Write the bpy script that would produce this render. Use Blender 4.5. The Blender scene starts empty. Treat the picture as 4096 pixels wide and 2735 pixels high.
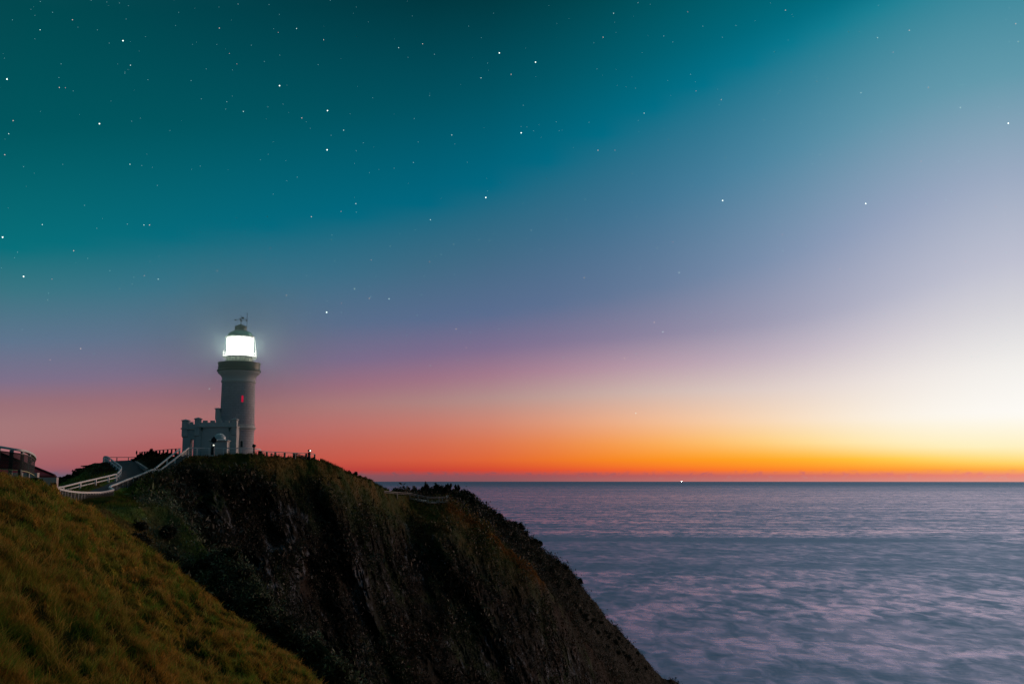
import bpy, bmesh, math, random
import numpy as np
from mathutils import Vector
random.seed(7); RNG = np.random.default_rng(11)
scene = bpy.context.scene
COL = scene.collection
R = math.radians

# ------------------------------------------------------------------ camera frame (camera at origin, +Y forward)
F4 = 35.0/36.0*4096.0
CX, CY = 2048.0, 1367.5
PITCH = math.atan((1915-CY)/F4)
SEA_Z = -88.0
def ray(u, v):
    u = np.asarray(u, float); v = np.asarray(v, float)
    a = CY-v
    return (u-CX), F4*math.cos(PITCH)-a*math.sin(PITCH), F4*math.sin(PITCH)+a*math.cos(PITCH)
def P(u, v, r):
    x, y, z = ray(u, v); h = np.hypot(x, y)
    return (float(x/h*r), float(y/h*r), float(z/h*r))
def az_of(u, v):
    x, y, z = ray(u, v); return np.degrees(np.arctan2(x, y))
def z_of(u, v, r):
    x, y, z = ray(u, v); return z/np.hypot(x, y)*r

# ------------------------------------------------------------------ numpy noise
def _hash(ix, iy, iz, s):
    h = (ix.astype(np.int64)*374761393 + iy.astype(np.int64)*668265263 + iz.astype(np.int64)*2147483647 + s*974634777) & 0xffffffff
    h = ((h ^ (h >> 13))*1274126177) & 0xffffffff
    h = ((h ^ (h >> 16))*2246822519) & 0xffffffff
    return ((h ^ (h >> 15)) & 0xffffff)/float(0xffffff)*2-1
def vnoise(x, y, z, s=0):
    fx, fy, fz = np.floor(x), np.floor(y), np.floor(z)
    ix, iy, iz = fx.astype(np.int64), fy.astype(np.int64), fz.astype(np.int64)
    tx, ty, tz = x-fx, y-fy, z-fz
    tx = tx*tx*tx*(tx*(tx*6-15)+10); ty = ty*ty*ty*(ty*(ty*6-15)+10); tz = tz*tz*tz*(tz*(tz*6-15)+10)
    out = 0
    for dx in (0, 1):
        wx = tx if dx else 1-tx
        for dy in (0, 1):
            wy = ty if dy else 1-ty
            for dz in (0, 1):
                wz = tz if dz else 1-tz
                out = out + wx*wy*wz*_hash(ix+dx, iy+dy, iz+dz, s)
    return out
def fbm(x, y, z, octv=4, s=0, gain=0.5):
    a, t, n = 1.0, 0, 0
    for o in range(octv):
        t = t + a*vnoise(x+o*17.3, y-o*9.1, z+o*5.7, s+o); n += a
        a *= gain; x, y, z = x*2.03, y*2.03, z*2.03
    return t/n
def ridged(x, y, z, octv=4, s=0, gain=0.5):
    a, t, n = 1.0, 0, 0
    for o in range(octv):
        t = t + a*(1-2*np.abs(vnoise(x+o*13.7, y-o*7.9, z+o*3.3, s+o))); n += a
        a *= gain; x, y, z = x*2.1, y*2.1, z*2.1
    return t/n
def sstep(a, b, x):
    t = np.clip((x-a)/(b-a), 0, 1); return t*t*(3-2*t)

# ------------------------------------------------------------------ materials
def srgb(h):
    h = h.lstrip('#'); c = [int(h[i:i+2], 16)/255 for i in (0, 2, 4)]
    return tuple(x/12.92 if x <= .04045 else ((x+.055)/1.055)**2.4 for x in c)
def new_mat(name):
    m = bpy.data.materials.new(name); m.use_nodes = True
    nt = m.node_tree; return m, nt, nt.nodes['Principled BSDF']
def simple(name, col, rough=.6, metal=0, var=.25, scale=3.0, bump=0.0, bscale=20):
    m, nt, b = new_mat(name)
    b.inputs['Roughness'].default_value = rough; b.inputs['Metallic'].default_value = metal
    tc = nt.nodes.new('ShaderNodeTexCoord'); no = nt.nodes.new('ShaderNodeTexNoise')
    no.inputs['Scale'].default_value = scale; no.inputs['Detail'].default_value = 5
    nt.links.new(tc.outputs['Object'], no.inputs['Vector'])
    cr = nt.nodes.new('ShaderNodeValToRGB'); e = cr.color_ramp.elements
    e[0].position = .3; e[1].position = .7
    e[0].color = (*[c*(1-var) for c in col], 1); e[1].color = (*[min(1, c*(1+var)) for c in col], 1)
    nt.links.new(no.outputs['Fac'], cr.inputs['Fac']); nt.links.new(cr.outputs['Color'], b.inputs['Base Color'])
    if bump:
        n2 = nt.nodes.new('ShaderNodeTexNoise'); n2.inputs['Scale'].default_value = bscale
        nt.links.new(tc.outputs['Object'], n2.inputs['Vector'])
        bp = nt.nodes.new('ShaderNodeBump'); bp.inputs['Strength'].default_value = bump; bp.inputs['Distance'].default_value = .03
        nt.links.new(n2.outputs['Fac'], bp.inputs['Height']); nt.links.new(bp.outputs['Normal'], b.inputs['Normal'])
    return m
def emit(name, col, st):
    m = bpy.data.materials.new(name); m.use_nodes = True; nt = m.node_tree; nt.nodes.clear()
    e = nt.nodes.new('ShaderNodeEmission'); e.inputs['Color'].default_value = (*col, 1); e.inputs['Strength'].default_value = st
    o = nt.nodes.new('ShaderNodeOutputMaterial'); nt.links.new(e.outputs[0], o.inputs['Surface'])
    return m

M = {}
M['paint'] = simple('white_render', (.62, .62, .62), .7, var=.06, scale=.8, bump=.1)
M['rail'] = simple('white_rail_paint', (.80, .80, .80), .45, var=.10, scale=4)
M['post'] = simple('weathered_post_paint', (.36, .40, .42), .6, var=.2, scale=4)
M['darkpost'] = simple('dark_post_paint', (.035, .05, .05), .6)
M['wood'] = simple('grey_timber', (.24, .23, .22), .8, var=.3, scale=5)
M['green'] = simple('dark_green_paint', (.0, .045, .034), .45, var=.2)
M['dome'] = simple('verdigris_dome_paint', (.09, .50, .40), .5, var=.15, scale=1.5)
M['vent'] = simple('dark_green_vent_paint', (.05, .13, .12), .5, var=.15)
M['black'] = simple('black_metal', (.012, .016, .018), .5)
M['glassdark'] = simple('dark_window_glass', (.03, .035, .04), .15)
M['redroof'] = None
M['wall'] = simple('cream_render', (.62, .52, .50), .8, var=.08)
M['kerb'] = simple('concrete_kerb', (.30, .27, .26), .85, var=.2)
M['lamp'] = emit('lantern_light', (.96, 1.0, .88), 12.0)
M['redlight'] = emit('red_window_glow', (.42, .0, .03), 1.0)
M['flood'] = emit('floodlight_glow', (.95, 1.0, .85), 2)
M['boatlamp'] = emit('masthead_glow', (.9, 1.0, .85), 40)

def mat_coursed(name, col):
    m, nt, b = new_mat(name); b.inputs['Roughness'].default_value = .7
    uv = nt.nodes.new('ShaderNodeUVMap'); br = nt.nodes.new('ShaderNodeTexBrick')
    br.inputs['Scale'].default_value = 1; br.inputs['Brick Width'].default_value = .9; br.inputs['Row Height'].default_value = .42
    br.inputs['Mortar Size'].default_value = .035; br.inputs['Mortar Smooth'].default_value = .6
    br.inputs['Color1'].default_value = (*col, 1); br.inputs['Color2'].default_value = (*[c*.90 for c in col], 1)
    br.inputs['Mortar'].default_value = (*[c*.62 for c in col], 1)
    nt.links.new(uv.outputs[0], br.inputs['Vector'])
    tc = nt.nodes.new('ShaderNodeTexCoord'); no = nt.nodes.new('ShaderNodeTexNoise'); no.inputs['Scale'].default_value = .7; no.inputs['Detail'].default_value = 6
    nt.links.new(tc.outputs['Object'], no.inputs['Vector'])
    mx = nt.nodes.new('ShaderNodeMixRGB'); mx.blend_type = 'MULTIPLY'; mx.inputs[0].default_value = .35
    nt.links.new(br.outputs['Color'], mx.inputs[1]); nt.links.new(no.outputs['Fac'], mx.inputs[2]); nt.links.new(mx.outputs[0], b.inputs['Base Color'])
    bp = nt.nodes.new('ShaderNodeBump'); bp.inputs['Strength'].default_value = .6; bp.inputs['Distance'].default_value = .05; bp.invert = True
    nt.links.new(br.outputs['Fac'], bp.inputs['Height']); nt.links.new(bp.outputs['Normal'], b.inputs['Normal'])
    return m
M['coursed'] = mat_coursed('painted_block_courses', (.64, .60, .66))

def mat_mesh(name, col, alpha):
    m, nt, b = new_mat(name)
    b.inputs['Base Color'].default_value = (*col, 1); b.inputs['Roughness'].default_value = .9
    tr = nt.nodes.new('ShaderNodeBsdfTransparent'); mx = nt.nodes.new('ShaderNodeMixShader')
    tc = nt.nodes.new('ShaderNodeTexCoord'); no = nt.nodes.new('ShaderNodeTexNoise'); no.inputs['Scale'].default_value = 1.5
    nt.links.new(tc.outputs['Object'], no.inputs['Vector'])
    mr = nt.nodes.new('ShaderNodeMapRange'); mr.inputs['To Min'].default_value = alpha-.08; mr.inputs['To Max'].default_value = alpha+.08
    nt.links.new(no.outputs['Fac'], mr.inputs['Value']); nt.links.new(mr.outputs[0], mx.inputs[0])
    nt.links.new(tr.outputs[0], mx.inputs[1]); nt.links.new(b.outputs[0], mx.inputs[2])
    nt.links.new(mx.outputs[0], nt.nodes['Material Output'].inputs['Surface'])
    return m
M['mesh'] = mat_mesh('shade_mesh', (.022, .03, .03), .88)
M['mesh2'] = mat_mesh('loose_shade_mesh', (.014, .02, .02), .66)

def mat_roof():
    m, nt, b = new_mat('red_roof_tiles'); b.inputs['Roughness'].default_value = .6
    tc = nt.nodes.new('ShaderNodeTexCoord'); w = nt.nodes.new('ShaderNodeTexWave'); w.wave_type = 'BANDS'; w.bands_direction = 'Z'
    w.inputs['Scale'].default_value = 1.05; w.inputs['Distortion'].default_value = .6; w.inputs['Detail'].default_value = 2; w.wave_profile = 'SAW'
    nt.links.new(tc.outputs['Object'], w.inputs['Vector'])
    cr = nt.nodes.new('ShaderNodeValToRGB'); e = cr.color_ramp.elements
    e[0].color = (.34, .016, .02, 1); e[1].color = (.90, .04, .06, 1)
    nt.links.new(w.outputs['Fac'], cr.inputs[0]); nt.links.new(cr.outputs[0], b.inputs['Base Color'])
    bp = nt.nodes.new('ShaderNodeBump'); bp.inputs['Distance'].default_value = .05; nt.links.new(w.outputs['Fac'], bp.inputs['Height']); nt.links.new(bp.outputs[0], b.inputs['Normal'])
    return m
M['redroof'] = mat_roof()

def mat_attr(name, rough=.9, bump=0, bscale=6, noise=.35, nscale=5, spec=.2, trans=0.0):
    m, nt, b = new_mat(name); b.inputs['Roughness'].default_value = rough
    b.inputs['Specular IOR Level'].default_value = spec
    at = nt.nodes.new('ShaderNodeAttribute'); at.attribute_name = 'cover_colour'
    tc = nt.nodes.new('ShaderNodeTexCoord'); no = nt.nodes.new('ShaderNodeTexNoise'); no.inputs['Scale'].default_value = nscale; no.inputs['Detail'].default_value = 7; no.inputs['Roughness'].default_value = .65
    nt.links.new(tc.outputs['Object'], no.inputs['Vector'])
    mr = nt.nodes.new('ShaderNodeMapRange'); mr.inputs['From Min'].default_value = .3; mr.inputs['From Max'].default_value = .7
    mr.inputs['To Min'].default_value = 1-noise; mr.inputs['To Max'].default_value = 1+noise
    nt.links.new(no.outputs['Fac'], mr.inputs['Value'])
    vm = nt.nodes.new('ShaderNodeVectorMath'); vm.operation = 'SCALE'
    nt.links.new(at.outputs['Color'], vm.inputs[0]); nt.links.new(mr.outputs[0], vm.inputs['Scale'])
    nt.links.new(vm.outputs[0], b.inputs['Base Color'])
    if bump:
        n2 = nt.nodes.new('ShaderNodeTexNoise'); n2.inputs['Scale'].default_value = bscale; n2.inputs['Detail'].default_value = 6
        nt.links.new(tc.outputs['Object'], n2.inputs['Vector'])
        bp = nt.nodes.new('ShaderNodeBump'); bp.inputs['Strength'].default_value = .8; bp.inputs['Distance'].default_value = bump
        nt.links.new(n2.outputs['Fac'], bp.inputs['Height']); nt.links.new(bp.outputs[0], b.inputs['Normal'])
    if trans:
        tl = nt.nodes.new('ShaderNodeBsdfTranslucent'); nt.links.new(vm.outputs[0], tl.inputs['Color'])
        mx = nt.nodes.new('ShaderNodeMixShader'); mx.inputs[0].default_value = trans
        nt.links.new(b.outputs[0], mx.inputs[1]); nt.links.new(tl.outputs[0], mx.inputs[2])
        nt.links.new(mx.outputs[0], nt.nodes['Material Output'].inputs['Surface'])
    return m
M['ground'] = mat_attr('soil_and_thatch', .95, .15, 5, .4, 3, .05)
M['cliff'] = mat_attr('cliff_rock_and_scrub', .8, .25, 2.2, .45, 1.6, .04)
M['blade'] = mat_attr('grass_blades', .7, noise=.2, nscale=.8, spec=.15, trans=.35)
M['leaf'] = mat_attr('scrub_leaves', .6, noise=.3, nscale=.5, spec=.25, trans=.25)
M['asphalt'] = simple('asphalt', (.045, .045, .05), .85, var=.25, scale=2, bump=.2, bscale=40)
M['bark'] = simple('bark', (.05, .04, .03), .9, var=.3)

# ------------------------------------------------------------------ object helpers
def link(o, parent=None):
    COL.objects.link(o)
    if parent is not None: o.parent = parent
    return o
def tag(o, label=None, cat=None, group=None, kind=None):
    if label: o['label'] = label
    if cat: o['category'] = cat
    if group: o['group'] = group
    if kind: o['kind'] = kind
    return o
def empty(name, loc, label, cat, group=None, rz=0):
    o = bpy.data.objects.new(name, None); o.empty_display_size = .3; link(o)
    o.location = loc; o.rotation_euler = (0, 0, rz); return tag(o, label, cat, group)
def np_mesh(name, verts, faces, mat, parent=None, colors=None, smooth=False, loops=None):
    """faces: (n,k) int array"""
    me = bpy.data.meshes.new(name)
    verts = np.ascontiguousarray(verts, np.float32); n = len(verts)
    me.vertices.add(n); me.vertices.foreach_set('co', verts.ravel())
    fl = [np.asarray(f) for f in (faces if isinstance(faces, list) else [faces])]
    lv = np.concatenate([f.ravel() for f in fl]).astype(np.int32)
    cnt = np.concatenate([np.full(len(f), f.shape[1]) for f in fl]).astype(np.int32)
    me.loops.add(len(lv)); me.loops.foreach_set('vertex_index', lv)
    me.polygons.add(len(cnt)); st = np.concatenate([[0], np.cumsum(cnt)[:-1]]).astype(np.int32)
    me.polygons.foreach_set('loop_start', st); me.polygons.foreach_set('loop_total', cnt)
    if smooth: me.polygons.foreach_set('use_smooth', np.ones(len(cnt), bool))
    if colors is not None:
        a = me.color_attributes.new('cover_colour', 'FLOAT_COLOR', 'POINT')
        c = np.ones((n, 4), np.float32); c[:, :3] = colors; a.data.foreach_set('color', c.ravel())
    me.update(calc_edges=True); me.materials.append(mat)
    return link(bpy.data.objects.new(name, me), parent)

class MB:
    def __init__(s): s.v, s.f, s.uv = [], [], None
    def box(s, c, sz, rz=0, taper=1.0):
        b = len(s.v); hx, hy, hz = sz[0]/2, sz[1]/2, sz[2]/2
        cs, sn = math.cos(rz), math.sin(rz)
        for z, k in ((-hz, 1), (hz, taper)):
            for x, y in ((-hx, -hy), (hx, -hy), (hx, hy), (-hx, hy)):
                x, y = x*k, y*k
                s.v.append((c[0]+x*cs-y*sn, c[1]+x*sn+y*cs, c[2]+z))
        s.f += [tuple(b+i for i in q) for q in ((3, 2, 1, 0), (4, 5, 6, 7), (0, 1, 5, 4), (1, 2, 6, 5), (2, 3, 7, 6), (3, 0, 4, 7))]
        return s
    def tube(s, p, q, r0, r1=None, n=8, cap=True):
        r1 = r0 if r1 is None else r1
        p, q = Vector(p), Vector(q); d = (q-p).normalized()
        a = d.orthogonal().normalized(); b2 = d.cross(a); b = len(s.v)
        for c, r in ((p, r0), (q, r1)):
            for i in range(n):
                t = 2*math.pi*i/n; s.v.append(tuple(c+(a*math.cos(t)+b2*math.sin(t))*r))
        for i in range(n): s.f.append((b+i, b+(i+1) % n, b+n+(i+1) % n, b+n+i))
        if cap: s.f.append(tuple(b+i for i in reversed(range(n)))); s.f.append(tuple(b+n+i for i in range(n)))
        return s
    def lathe(s, prof, n=48, c=(0, 0, 0), cap_top=True, cap_bot=True):
        b = len(s.v)
        for (r, z) in prof:
            for i in range(n):
                t = 2*math.pi*i/n; s.v.append((c[0]+r*math.cos(t), c[1]+r*math.sin(t), c[2]+z))
        for j in range(len(prof)-1):
            for i in range(n):
                s.f.append((b+j*n+i, b+j*n+(i+1) % n, b+(j+1)*n+(i+1) % n, b+(j+1)*n+i))
        if cap_bot: s.f.append(tuple(b+i for i in reversed(range(n))))
        if cap_top: s.f.append(tuple(b+(len(prof)-1)*n+i for i in range(n)))
        return s
    def sweep(s, pts, w, h, closed=False):
        """rectangular rail w wide (across), h high, centred on the points"""
        pts = [Vector(p) for p in pts]; n = len(pts); b = len(s.v)
        for i, p in enumerate(pts):
            d0 = (pts[i]-pts[i-1]) if i > 0 else (pts[1]-pts[0]); d1 = (pts[i+1]-pts[i]) if i < n-1 else d0
            d0 = Vector((d0.x, d0.y, 0)).normalized(); d1 = Vector((d1.x, d1.y, 0)).normalized()
            n0 = Vector((-d0.y, d0.x, 0)); n1 = Vector((-d1.y, d1.x, 0)); m = (n0+n1)
            m = m.normalized() if m.length > .1 else n0
            k = 1/max(.45, m.dot(n0)); o = m*(w/2*k)
            for a, z in ((-1, -1), (1, -1), (1, 1), (-1, 1)): s.v.append(tuple(p+o*a+Vector((0, 0, z*h/2))))
        for i in range(n-1):
            q = b+i*4
            for j in range(4): s.f.append((q+j, q+(j+1) % 4, q+4+(j+1) % 4, q+4+j))
        s.f.append((b+3, b+2, b+1, b)); q = b+(n-1)*4; s.f.append((q, q+1, q+2, q+3))
        return s
    def curtain(s, top, bot, thick):
        """thin panel between two polylines, with real thickness"""
        n = len(top); b = len(s.v)
        for t, bo in zip(top, bot):
            d = Vector(top[min(n-1, top.index(t)+1)])-Vector(top[max(0, top.index(t)-1)]); d.z = 0; d.normalize()
            o = Vector((-d.y, d.x, 0))*thick/2
            for p, sg in ((t, -1), (t, 1), (bo, 1), (bo, -1)): s.v.append(tuple(Vector(p)+o*sg))
        for i in range(n-1):
            q = b+i*4
            for j in range(4): s.f.append((q+j, q+(j+1) % 4, q+4+(j+1) % 4, q+4+j))
        s.f.append((b+3, b+2, b+1, b)); q = b+(n-1)*4; s.f.append((q, q+1, q+2, q+3))
        return s
    def build(s, name, mat, parent=None, smooth=True, uvr=None, bevel=0):
        me = bpy.data.meshes.new(name); me.from_pydata(s.v, [], s.f); me.update()
        bm = bmesh.new(); bm.from_mesh(me); bmesh.ops.recalc_face_normals(bm, faces=bm.faces)
        bm.to_mesh(me); bm.free()
        if smooth:
            me.polygons.foreach_set('use_smooth', [True]*len(me.polygons)); me.set_sharp_from_angle(angle=R(32))
        if uvr:
            uv = me.uv_layers.new(name='UVMap')
            for p in me.polygons:
                for li in p.loop_indices:
                    v = me.vertices[me.loops[li].vertex_index].co
                    a = math.atan2(v.y, v.x)
                    ca = math.atan2(p.center.y, p.center.x)
                    if a-ca > math.pi: a -= 2*math.pi
                    if ca-a > math.pi: a += 2*math.pi
                    uv.data[li].uv = (a*uvr, v.z)
        me.materials.append(mat)
        o = link(bpy.data.objects.new(name, me), parent)
        if bevel:
            bv = o.modifiers.new('bevel', 'BEVEL'); bv.width = bevel; bv.segments = 2; bv.limit_method = 'ANGLE'
        return o

# ================================================================== TERRAIN
# Each rail is a line of ground marks: (u, v, r) = bearing / height as seen by the surveyor and the distance, or ('z', u, r, z)
AZ_MIN, AZ_MAX = -42.0, 50.0
def rail(kn):
    a, r, z = [], [], []
    for k in kn:
        if k[0] == 'z': _, u, rr, zz = k; a.append(float(az_of(u, 1915))); r.append(rr); z.append(zz)
        else: u, v, rr = k; a.append(float(az_of(u, v))); r.append(rr); z.append(float(z_of(u, v, rr)))
    o = np.argsort(a); return np.array(a)[o], np.array(r)[o], np.array(z)[o]
RAILS = [
 rail([('z', -900, 1.2, -1.7), ('z', 5000, 1.2, -1.7)]),
 rail([(-800, 2900, 19), (0, 2920, 21.5), (350, 2920, 26), (700, 2920, 34), (1050, 2900, 43), (1240, 2860, 49), (1700, 3250, 47), (2400, 4100, 42), (4900, 4600, 36)]),
 rail([(-800, 1878, 48), (0, 1916, 50), (80, 1919, 52), (150, 1931, 54), (200, 1950, 56), (226, 1965, 57), (236, 1981, 58), (277, 2003, 60), (309, 2017, 60), (358, 2024, 61), (417, 2083, 62), (477, 2120, 62), (536, 2161, 62), (596, 2197, 62), (644, 2227, 61), (715, 2286, 61), (805, 2364, 60), (864, 2423, 60), (912, 2465, 59), (1013, 2525, 58), (1090, 2584, 57), (1186, 2656, 56), (1275, 2751, 55), (1700, 3219, 50), (2400, 4019, 45), (4900, 4619, 38)]),
 rail([('z', -800, 54, .3), ('z', 0, 56, -.6), ('z', 226, 63, -1.6), ('z', 330, 68, -3.0), ('z', 450, 68, -5.5), ('z', 640, 67, -10), ('z', 900, 65, -17), ('z', 1275, 61, -21), ('z', 1700, 58, -28), ('z', 2400, 52, -36), ('z', 4900, 46, -38)]),
 rail([('z', -800, 80, -2.2), ('z', 0, 80, -2.6), ('z', 226, 85, -2.7), ('z', 330, 86, -4.0), ('z', 450, 82, -9), ('z', 640, 80, -17), ('z', 900, 78, -27), ('z', 1275, 76, -35), ('z', 1700, 76, -48), ('z', 2400, 74, -70), ('z', 3000, 80, -96), ('z', 4900, 80, -97)]),
 rail([('z', -800, 100, -2.6), ('z', 0, 100, -2.8), (225, 2030, 100), (330, 2034, 103), (450, 2034, 105), (536, 2028, 107), (600, 2024, 110), (671, 2024, 112), (715, 2066, 110), (775, 2122, 108), (830, 2210, 105), (880, 2225, 104), (925, 2215, 104), (984, 2262, 102), (1043, 2335, 100), (1090, 2430, 98), (1132, 2490, 96), (1252, 2540, 94), (1312, 2595, 92), (1401, 2700, 90), (1600, 2920, 90), (2100, 3500, 90), ('z', 2700, 96, -80), ('z', 3200, 100, -104), ('z', 4900, 100, -110)]),
 rail([('z', -800, 112, -2.8), ('z', 225, 112, -3.0), ('z', 330, 114, -3.2), (453, 2016, 116), (540, 2030, 117), (656, 2050, 119), ('z', 760, 121, -10), ('z', 860, 123, -17), ('z', 1000, 125, -26), ('z', 1300, 129, -42), ('z', 1700, 136, -58), ('z', 2200, 160, -78), ('z', 2700, 220, -97), ('z', 4900, 200, -110)]),
 rail([('z', -800, 118, -2.8), ('z', 180, 116, -2.8), (225, 1997, 115), (330, 2008, 120.5), (453, 2000, 123.5), (470, 1972, 130), (507, 1953, 141), (556, 1934, 146), (589, 1916, 149), (642, 1899, 152), (700, 1856, 156), (755, 1836, 155.5), (860, 1826, 156), (1000, 1824, 157.5), (1042, 1826, 160), (1100, 1834, 164), (1180, 1836, 170), (1255, 1832, 174), (1330, 1860, 178), (1400, 1899, 184), (1480, 1926, 195), (1560, 1966, 208), (1640, 1993, 217), (1712, 2016, 219), (1798, 2015, 222), (1856, 2059, 226), (1955, 2123, 232), (2079, 2245, 240), (2137, 2284, 245), (2245, 2422, 260), (2330, 2550, 275), (2480, 2735, 295), (2600, 2900, 310), ('z', 2720, 330, -93), ('z', 4900, 330, -112)]),
 rail([('z', -800, 124, -2.8), ('z', 225, 124, -2.4), (257, 1968, 128), (321, 1955, 131), (383, 1940, 134), (434, 1927, 137), (470, 1919, 142), (500, 1880, 154), (525, 1852, 163), (571, 1829, 165), (655, 1827, 165), (720, 1824, 167), (755, 1824, 166), (1042, 1826, 178), (1255, 1834, 181), (1330, 1864, 184), (1480, 1932, 202), (1560, 1970, 215), (1712, 2008, 232), (1798, 2034, 236), (1856, 2072, 238), (1955, 2142, 244), (2079, 2258, 255), (2137, 2310, 262), (2245, 2440, 280), (2330, 2580, 292), (2480, 2760, 318), (2620, 2950, 340), ('z', 2740, 360, -94), ('z', 4900, 350, -114)]),
 rail([('z', -800, 150, -3.5), ('z', 190, 150, -4.0), (217, 1942, 150), (234, 1931, 151), (266, 1919, 154), (302, 1899, 157), (340, 1868, 161), (362, 1857, 165), (415, 1847, 169), (456, 1844, 171), (525, 1841, 169), (571, 1829, 171), (655, 1828, 175), (755, 1826, 185), (1042, 1829, 192), (1255, 1840, 192), (1330, 1868, 195), (1480, 1936, 213), (1560, 1972, 228), (1629, 1984, 240), (1673, 1982, 248), (1772, 1976, 256), (1807, 1988, 260), (1882, 1994, 268), (1927, 2024, 275), (1977, 2062, 282), (2022, 2090, 288), (2070, 2104, 294), (2105, 2134, 300), (2150, 2184, 308), (2213, 2226, 320), (2283, 2286, 332), (2341, 2360, 345), (2386, 2410, 356), (2437, 2484, 370), (2481, 2522, 382), (2526, 2571, 393), (2577, 2627, 405), (2615, 2677, 414), (2647, 2708, 422), (2705, 2727, 427), ('z', 2760, 432, -88.6), ('z', 2850, 440, -92), ('z', 3100, 450, -100), ('z', 4900, 450, -116)]),
 rail([('z', -800, 190, -12), ('z', 180, 190, -16), ('z', 330, 195, -10), ('z', 500, 198, -6), ('z', 900, 222, -6), ('z', 1255, 222, -6), ('z', 1480, 240, -14), ('z', 1700, 275, -22), ('z', 2150, 345, -48), ('z', 2480, 420, -82), ('z', 2700, 455, -96), ('z', 4900, 480, -118)]),
 rail([('z', -800, 330, -100), ('z', 1255, 330, -100), ('z', 2150, 430, -100), ('z', 2700, 500, -112), ('z', 4900, 560, -120)]),
]
SEG = [40, 300, 12, 16, 60, 22, 250, 46, 56, 14, 10]
az_in = np.linspace(az_of(-40, 1915), az_of(2860, 1915), 1500)
AZ = np.concatenate([np.linspace(AZ_MIN, az_in[0], 60)[:-1], az_in, np.linspace(az_in[-1], AZ_MAX, 90)[1:]])
rr, zz, tt = [], [], []
rk = [np.interp(AZ, a, r) for a, r, z in RAILS]; zk = [np.interp(AZ, a, z) for a, r, z in RAILS]
def lightsmooth(a, n=3):
    k = np.array([1, 2, 3, 2, 1.])/9
    for _ in range(n): a = np.convolve(np.pad(a, 2, 'edge'), k, 'valid')
    return a
rk = [lightsmooth(a) for a in rk]; zk = [lightsmooth(a) for a in zk]
for i, n in enumerate(SEG):
    for j in range(n + (1 if i == len(SEG)-1 else 0)):
        f = j/n; g = f; h = f
        if i == 6: h = f + .10*np.sin(math.pi*f)          # cliff face bows: flatter foot, steeper head
        if i == 0: g = f**1.5; h = g
        rr.append(rk[i]*(1-g)+rk[i+1]*g); zz.append(zk[i]*(1-h)+zk[i+1]*h if i != 6 else zk[i]*(1-f)+zk[i+1]*f)
        tt.append(i+f)
        if i == 6: rr[-1] = rk[i]*(1-h)+rk[i+1]*h
RRg = np.array(rr); ZZ = np.array(zz); TT = np.array(tt)[:, None]*np.ones_like(RRg)
AA = np.radians(AZ)[None, :]*np.ones_like(RRg)
AZD = np.degrees(AA)
X = RRg*np.sin(AA); Y = RRg*np.cos(AA); Z = ZZ.copy()
Uc = CX+np.tan(AA)*F4*math.cos(PITCH)   # bearing expressed on the survey scale (only used to read the rail tables)
# --- path polygon in plan
def plan(l): return [(P(u, 1915, r)[0], P(u, 1915, r)[1]) for u, r in l]
PATH_POLY = plan([(150, 104), (225, 113.5), (330, 120.6), (453, 124.5), (442, 129), (469, 131.5), (507, 142.8), (556, 147.4), (589, 150), (588, 153), (527, 168.2), (520, 172), (456, 173), (436, 170), (462, 158), (484, 148), (466, 141), (420, 133.5), (366, 129.3), (300, 124), (225, 118.5), (150, 110)])
def inpoly(x, y, poly):
    c = np.zeros(x.shape, bool); n = len(poly)
    for i in range(n):
        x0, y0 = poly[i]; x1, y1 = poly[(i+1) % n]
        if y0 == y1: continue
        k = ((y0 > y) != (y1 > y)) & (x < (x1-x0)*(y-y0)/(y1-y0)+x0); c ^= k
    return c
def polydist(x, y, poly):
    d = np.full(x.shape, 1e9); n = len(poly)
    for i in range(n):
        a = np.array(poly[i]); b = np.array(poly[(i+1) % n]); ab = b-a
        t = np.clip(((x-a[0])*ab[0]+(y-a[1])*ab[1])/max(1e-9, ab@ab), 0, 1)
        d = np.minimum(d, np.hypot(x-a[0]-t*ab[0], y-a[1]-t*ab[1]))
    return d
inside = inpoly(X, Y, PATH_POLY); pd = polydist(X, Y, PATH_POLY)
flat = np.where(inside, 0, sstep(0, 2.0, pd))
# --- foreground hill: tussocks
wfg = sstep(3.6, 2.6, TT)*sstep(.9, 1.0, TT)
q1 = X*.82+Y*.35; q2 = -X*.35+Y*.82
tus = fbm(q1/1.05, q2/.72, Z*0, 3, 3)
tus2 = fbm(X/.45, Y/.45, Z*0, 3, 9)
bigm = fbm(X/7, Y/7, Z*0, 3, 21)
nearw = (1-.5*sstep(1.7, 1.95, TT))
Z += wfg*(.85*np.sign(tus)*np.abs(tus)**.8*.9 + .20*tus2 + .28*bigm)*nearw
# --- cliff face displacement
wface = sstep(5.0, 5.6, TT)*sstep(9.2, 8.2, TT)
onface = sstep(6.0, 6.35, TT)*(1-sstep(6.86, 7.0, TT))
spur = sstep(4.2, 4.8, TT)*(1-sstep(5.7, 6.1, TT))
leftmask = sstep(440, 680, Uc)                       # calm ground around the path on the left
strz = Z*.30+Y*.18
d1 = ridged(X/14, Y/14, Z/26, 3, 31)
d2 = ridged(X/6, Y/6, Z/8, 4, 41, .55)
d3 = fbm(X/2.6, Y/2.6, Z/2.8, 4, 51, .6)
d4 = ridged(X/1.2, Y/1.5, Z/2.0, 3, 57, .55)
disp = onface*leftmask*(1.3*d1 + 1.8*d2 + 2.1*d3 + .8*d4) + spur*leftmask*(.8*d2+.5*d3)
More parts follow.
